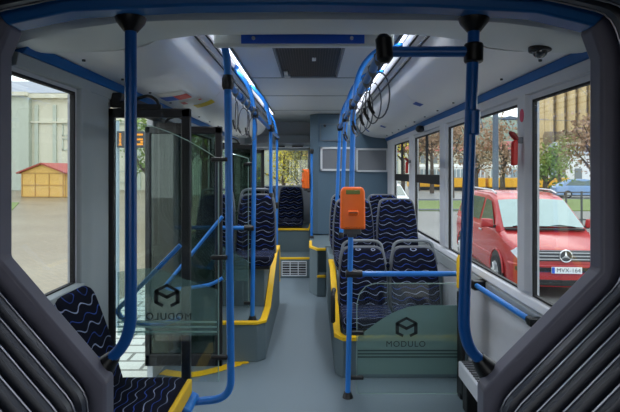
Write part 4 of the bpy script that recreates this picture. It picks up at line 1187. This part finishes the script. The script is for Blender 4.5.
    N = 28; tube(g, [(.108*math.cos(2*PI*k/N), -.045, .80+.108*math.sin(2*PI*k/N)) for k in range(N+1)], .013, 8)
    for k in range(3):
        a = PI/2+k*2*PI/3; d = Vector((math.cos(a), 0, math.sin(a))); n = Vector((-d.z, 0, d.x)); c = Vector((0, -.045, .80))
        g.faces.new([g.verts.new(p) for p in (c+n*.024+Vector((0, -.012, 0)), c+d*.105, c-n*.024+Vector((0, -.012, 0)))])
        g.faces.new([g.verts.new(p) for p in (c+n*.026, c+d*.105, c-n*.026)])
    e_ = obj('star_emblem', g, M['chrome'], o)
    g = NB(); cyl(g, (0, -.038, .80), (0, -.02, .80), .10, 24); obj('emblem_back', g, M['darkgrey'], e_)
    g = NB(); prism(g, [(-.93, .22), (-.84, .10), (-.6, -.01), (0, -.05), (.6, -.01), (.84, .10), (.93, .22), (.93, .4), (-.93, .4)], 'z', .22, .64); o = obj('bumper', g, M['vred'], t, .03)
    g = NB(); prism(g, [(-.86, .12), (-.6, -.03), (0, -.07), (.6, -.03), (.86, .12)], 'z', .25, .36); obj('lower_intake', g, M['black'], o, .01)
    g = NB(); prism(g, [(-.87, .10), (-.6, -.03), (0, -.07), (.6, -.03), (.87, .10)], 'z', .50, .585); obj('bumper_strip', g, M['gasket'], o, .01)
    g = NB(); bx(g, -.27, .27, -.085, -.07, .485, .605); pl = obj('number_plate', g, M['plate'], t, .004)
    g = NB(); bx(g, -.265, -.215, -.09, -.084, .49, .60); obj('blue_band', g, M['plateblue'], pl)
    xz_text('MVX-164', .105, .03, -.09, .545, M['darkgrey'], pl, False, 1.05)
    for x0_, x1_ in ((-.62, .05), (-.02, .62)):
        g = NB(); tube(g, [(x0_, .93, 1.235), ((x0_+x1_)/2, .925, 1.265), (x1_, .93, 1.225)], .012, 6); obj('wiper', g, M['black'], t)
    g = NB(); bx(g, -.78, .78, .86, .96, 1.165, 1.205); obj('cowl', g, M['black'], t, .01)
    return t
van('dark red van with star emblem parked beside the bus, facing the viewer', (3.98, 7.40, G), math.radians(-4.5), .85)
def car(label, loc, rz, m):
    t = thing('car', label, 'car', loc, rz)
    S = [(0, .3, .62, .74), (.12, .22, .74, .84), (1.0, .2, .92, .88), (3.3, .2, .95, .88), (4.1, .24, .9, .84), (4.2, .34, .8, .78)]
    bm = NB(); loft(bm, [[(-h, y, a), (h, y, a), (h, y, b-.12), (h*.9, y, b), (-h*.9, y, b), (-h, y, b-.12)] for y, a, b, h in S]); obj('body', bm, m, t, .03)
    bm = NB(); loft(bm, [[(-.78, y, .88), (.78, y, .88), (h, y, z), (-h, y, z)] for y, z, h in ((.95, .93, .76), (1.6, 1.38, .60), (2.1, 1.46, .58), (3.0, 1.42, .58), (3.9, .94, .74))]); obj('cabin', bm, m, t, .02)
    g = NB(); g.faces.new([g.verts.new(p) for p in ((-.7, 1.0, .97), (.7, 1.0, .97), (.57, 1.57, 1.38), (-.57, 1.57, 1.38))]); obj('windscreen', g, M['vdark'], t)
    for sd in (-1, 1):
        g = NB(); g.faces.new([g.verts.new(p) for p in ((sd*.77, 1.25, .97), (sd*.77, 3.5, .97), (sd*.61, 3.0, 1.36), (sd*.61, 1.75, 1.36))]); obj('side_window', g, M['vdark'], t)
        for y in (.75, 3.35): wheel(t, sd*.80, y, .30, .18, sd)
        g = NB(); bx(g, *sorted((sd*.48, sd*.76)), -.02, .12, .58, .70); obj('headlight', g, M['lens'], t, .03)
    return t
car('white car parked far back, seen through the far sliding window', gpt(394, 19.5)[:2]+(G,), .0, M['whitecar'])
car('blue parked car behind the iron railing', gpt(612, 36), PI/2-.2, M['bluecar'])
car('yellow taxi parked behind the iron railing', gpt(556, 54), PI/2, M['yellowcar'])
# overhead tram wires
t = thing('overhead_wires', 'thin overhead tram wires crossing the sky by the street lamp', 'wires')
bm = NB()
tube(bm, [at(478, 108, 21), at(483, 128, 21)], .02, 6); tube(bm, [at(470, 100, 30), at(484, 128, 21), at(496, 122, 21)], .012, 6)
tube(bm, [(9, 20, 7.2), (40, 60, 7.0)], .015, 5); tube(bm, [at(496, 118, 21), (40, 50, 6.5)], .012, 5)
obj('wire', bm, M['lamp'], t)

# ================================================================== light, world, camera
w = bpy.data.worlds.new('overcast'); bpy.context.scene.world = w; w.use_nodes = True
t = w.node_tree
for n in list(t.nodes): t.nodes.remove(n)
out = t.nodes.new('ShaderNodeOutputWorld'); bg = t.nodes.new('ShaderNodeBackground')
tc = t.nodes.new('ShaderNodeTexCoord'); sp = t.nodes.new('ShaderNodeSeparateXYZ'); cr = t.nodes.new('ShaderNodeValToRGB')
cr.color_ramp.elements[0].position = 0.0; cr.color_ramp.elements[0].color = (.90, .92, .93, 1)
cr.color_ramp.elements[1].position = .6; cr.color_ramp.elements[1].color = (.74, .82, .93, 1)
t.links.new(tc.outputs['Generated'], sp.inputs[0]); t.links.new(sp.outputs[2], cr.inputs[0]); t.links.new(cr.outputs[0], bg.inputs[0])
bg.inputs[1].default_value = 2.5
t.links.new(bg.outputs[0], out.inputs[0])
def area(name, loc, rot, sx, sy, power, col=(1, 1, 1)):
    l = bpy.data.lights.new(name, 'AREA'); l.shape = 'RECTANGLE'; l.size = sx; l.size_y = sy; l.energy = power; l.color = col
    o = bpy.data.objects.new(name, l); C.objects.link(o); o.location = loc; o.rotation_euler = rot; return o
for s_ in (-1, 1):
    o = area('strip_lamp', (s_*.583, 4.55, ZC-.02), (0, s_*math.radians(22), 0), .03, 4.8, 24, (.88, .93, 1)); o.data.spread = math.radians(130)
sun = bpy.data.lights.new('soft_sun', 'SUN'); sun.energy = 1.2; sun.angle = math.radians(40); sun.color = (1, .97, .92)
so = bpy.data.objects.new('soft_sun', sun); C.objects.link(so); so.rotation_euler = (math.radians(38), 0, math.radians(150))

cam = bpy.data.cameras.new('camera'); co = bpy.data.objects.new('camera', cam); C.objects.link(co)
co.location = (0, 0, H); co.rotation_euler = (PI/2, 0, 0)
cam.sensor_width = 36; cam.lens = F/620*36; cam.shift_x = -2/620; cam.shift_y = -34/620; cam.clip_start = .02; cam.clip_end = 800
bpy.context.scene.camera = co
sc = bpy.context.scene
sc.view_settings.view_transform = 'Standard'; sc.view_settings.look = 'None'; sc.view_settings.exposure = 0.; sc.view_settings.gamma = 1.
sc.cycles.use_denoising = True
sc.cycles.max_bounces = 10; sc.cycles.diffuse_bounces = 5; sc.cycles.transparent_max_bounces = 24
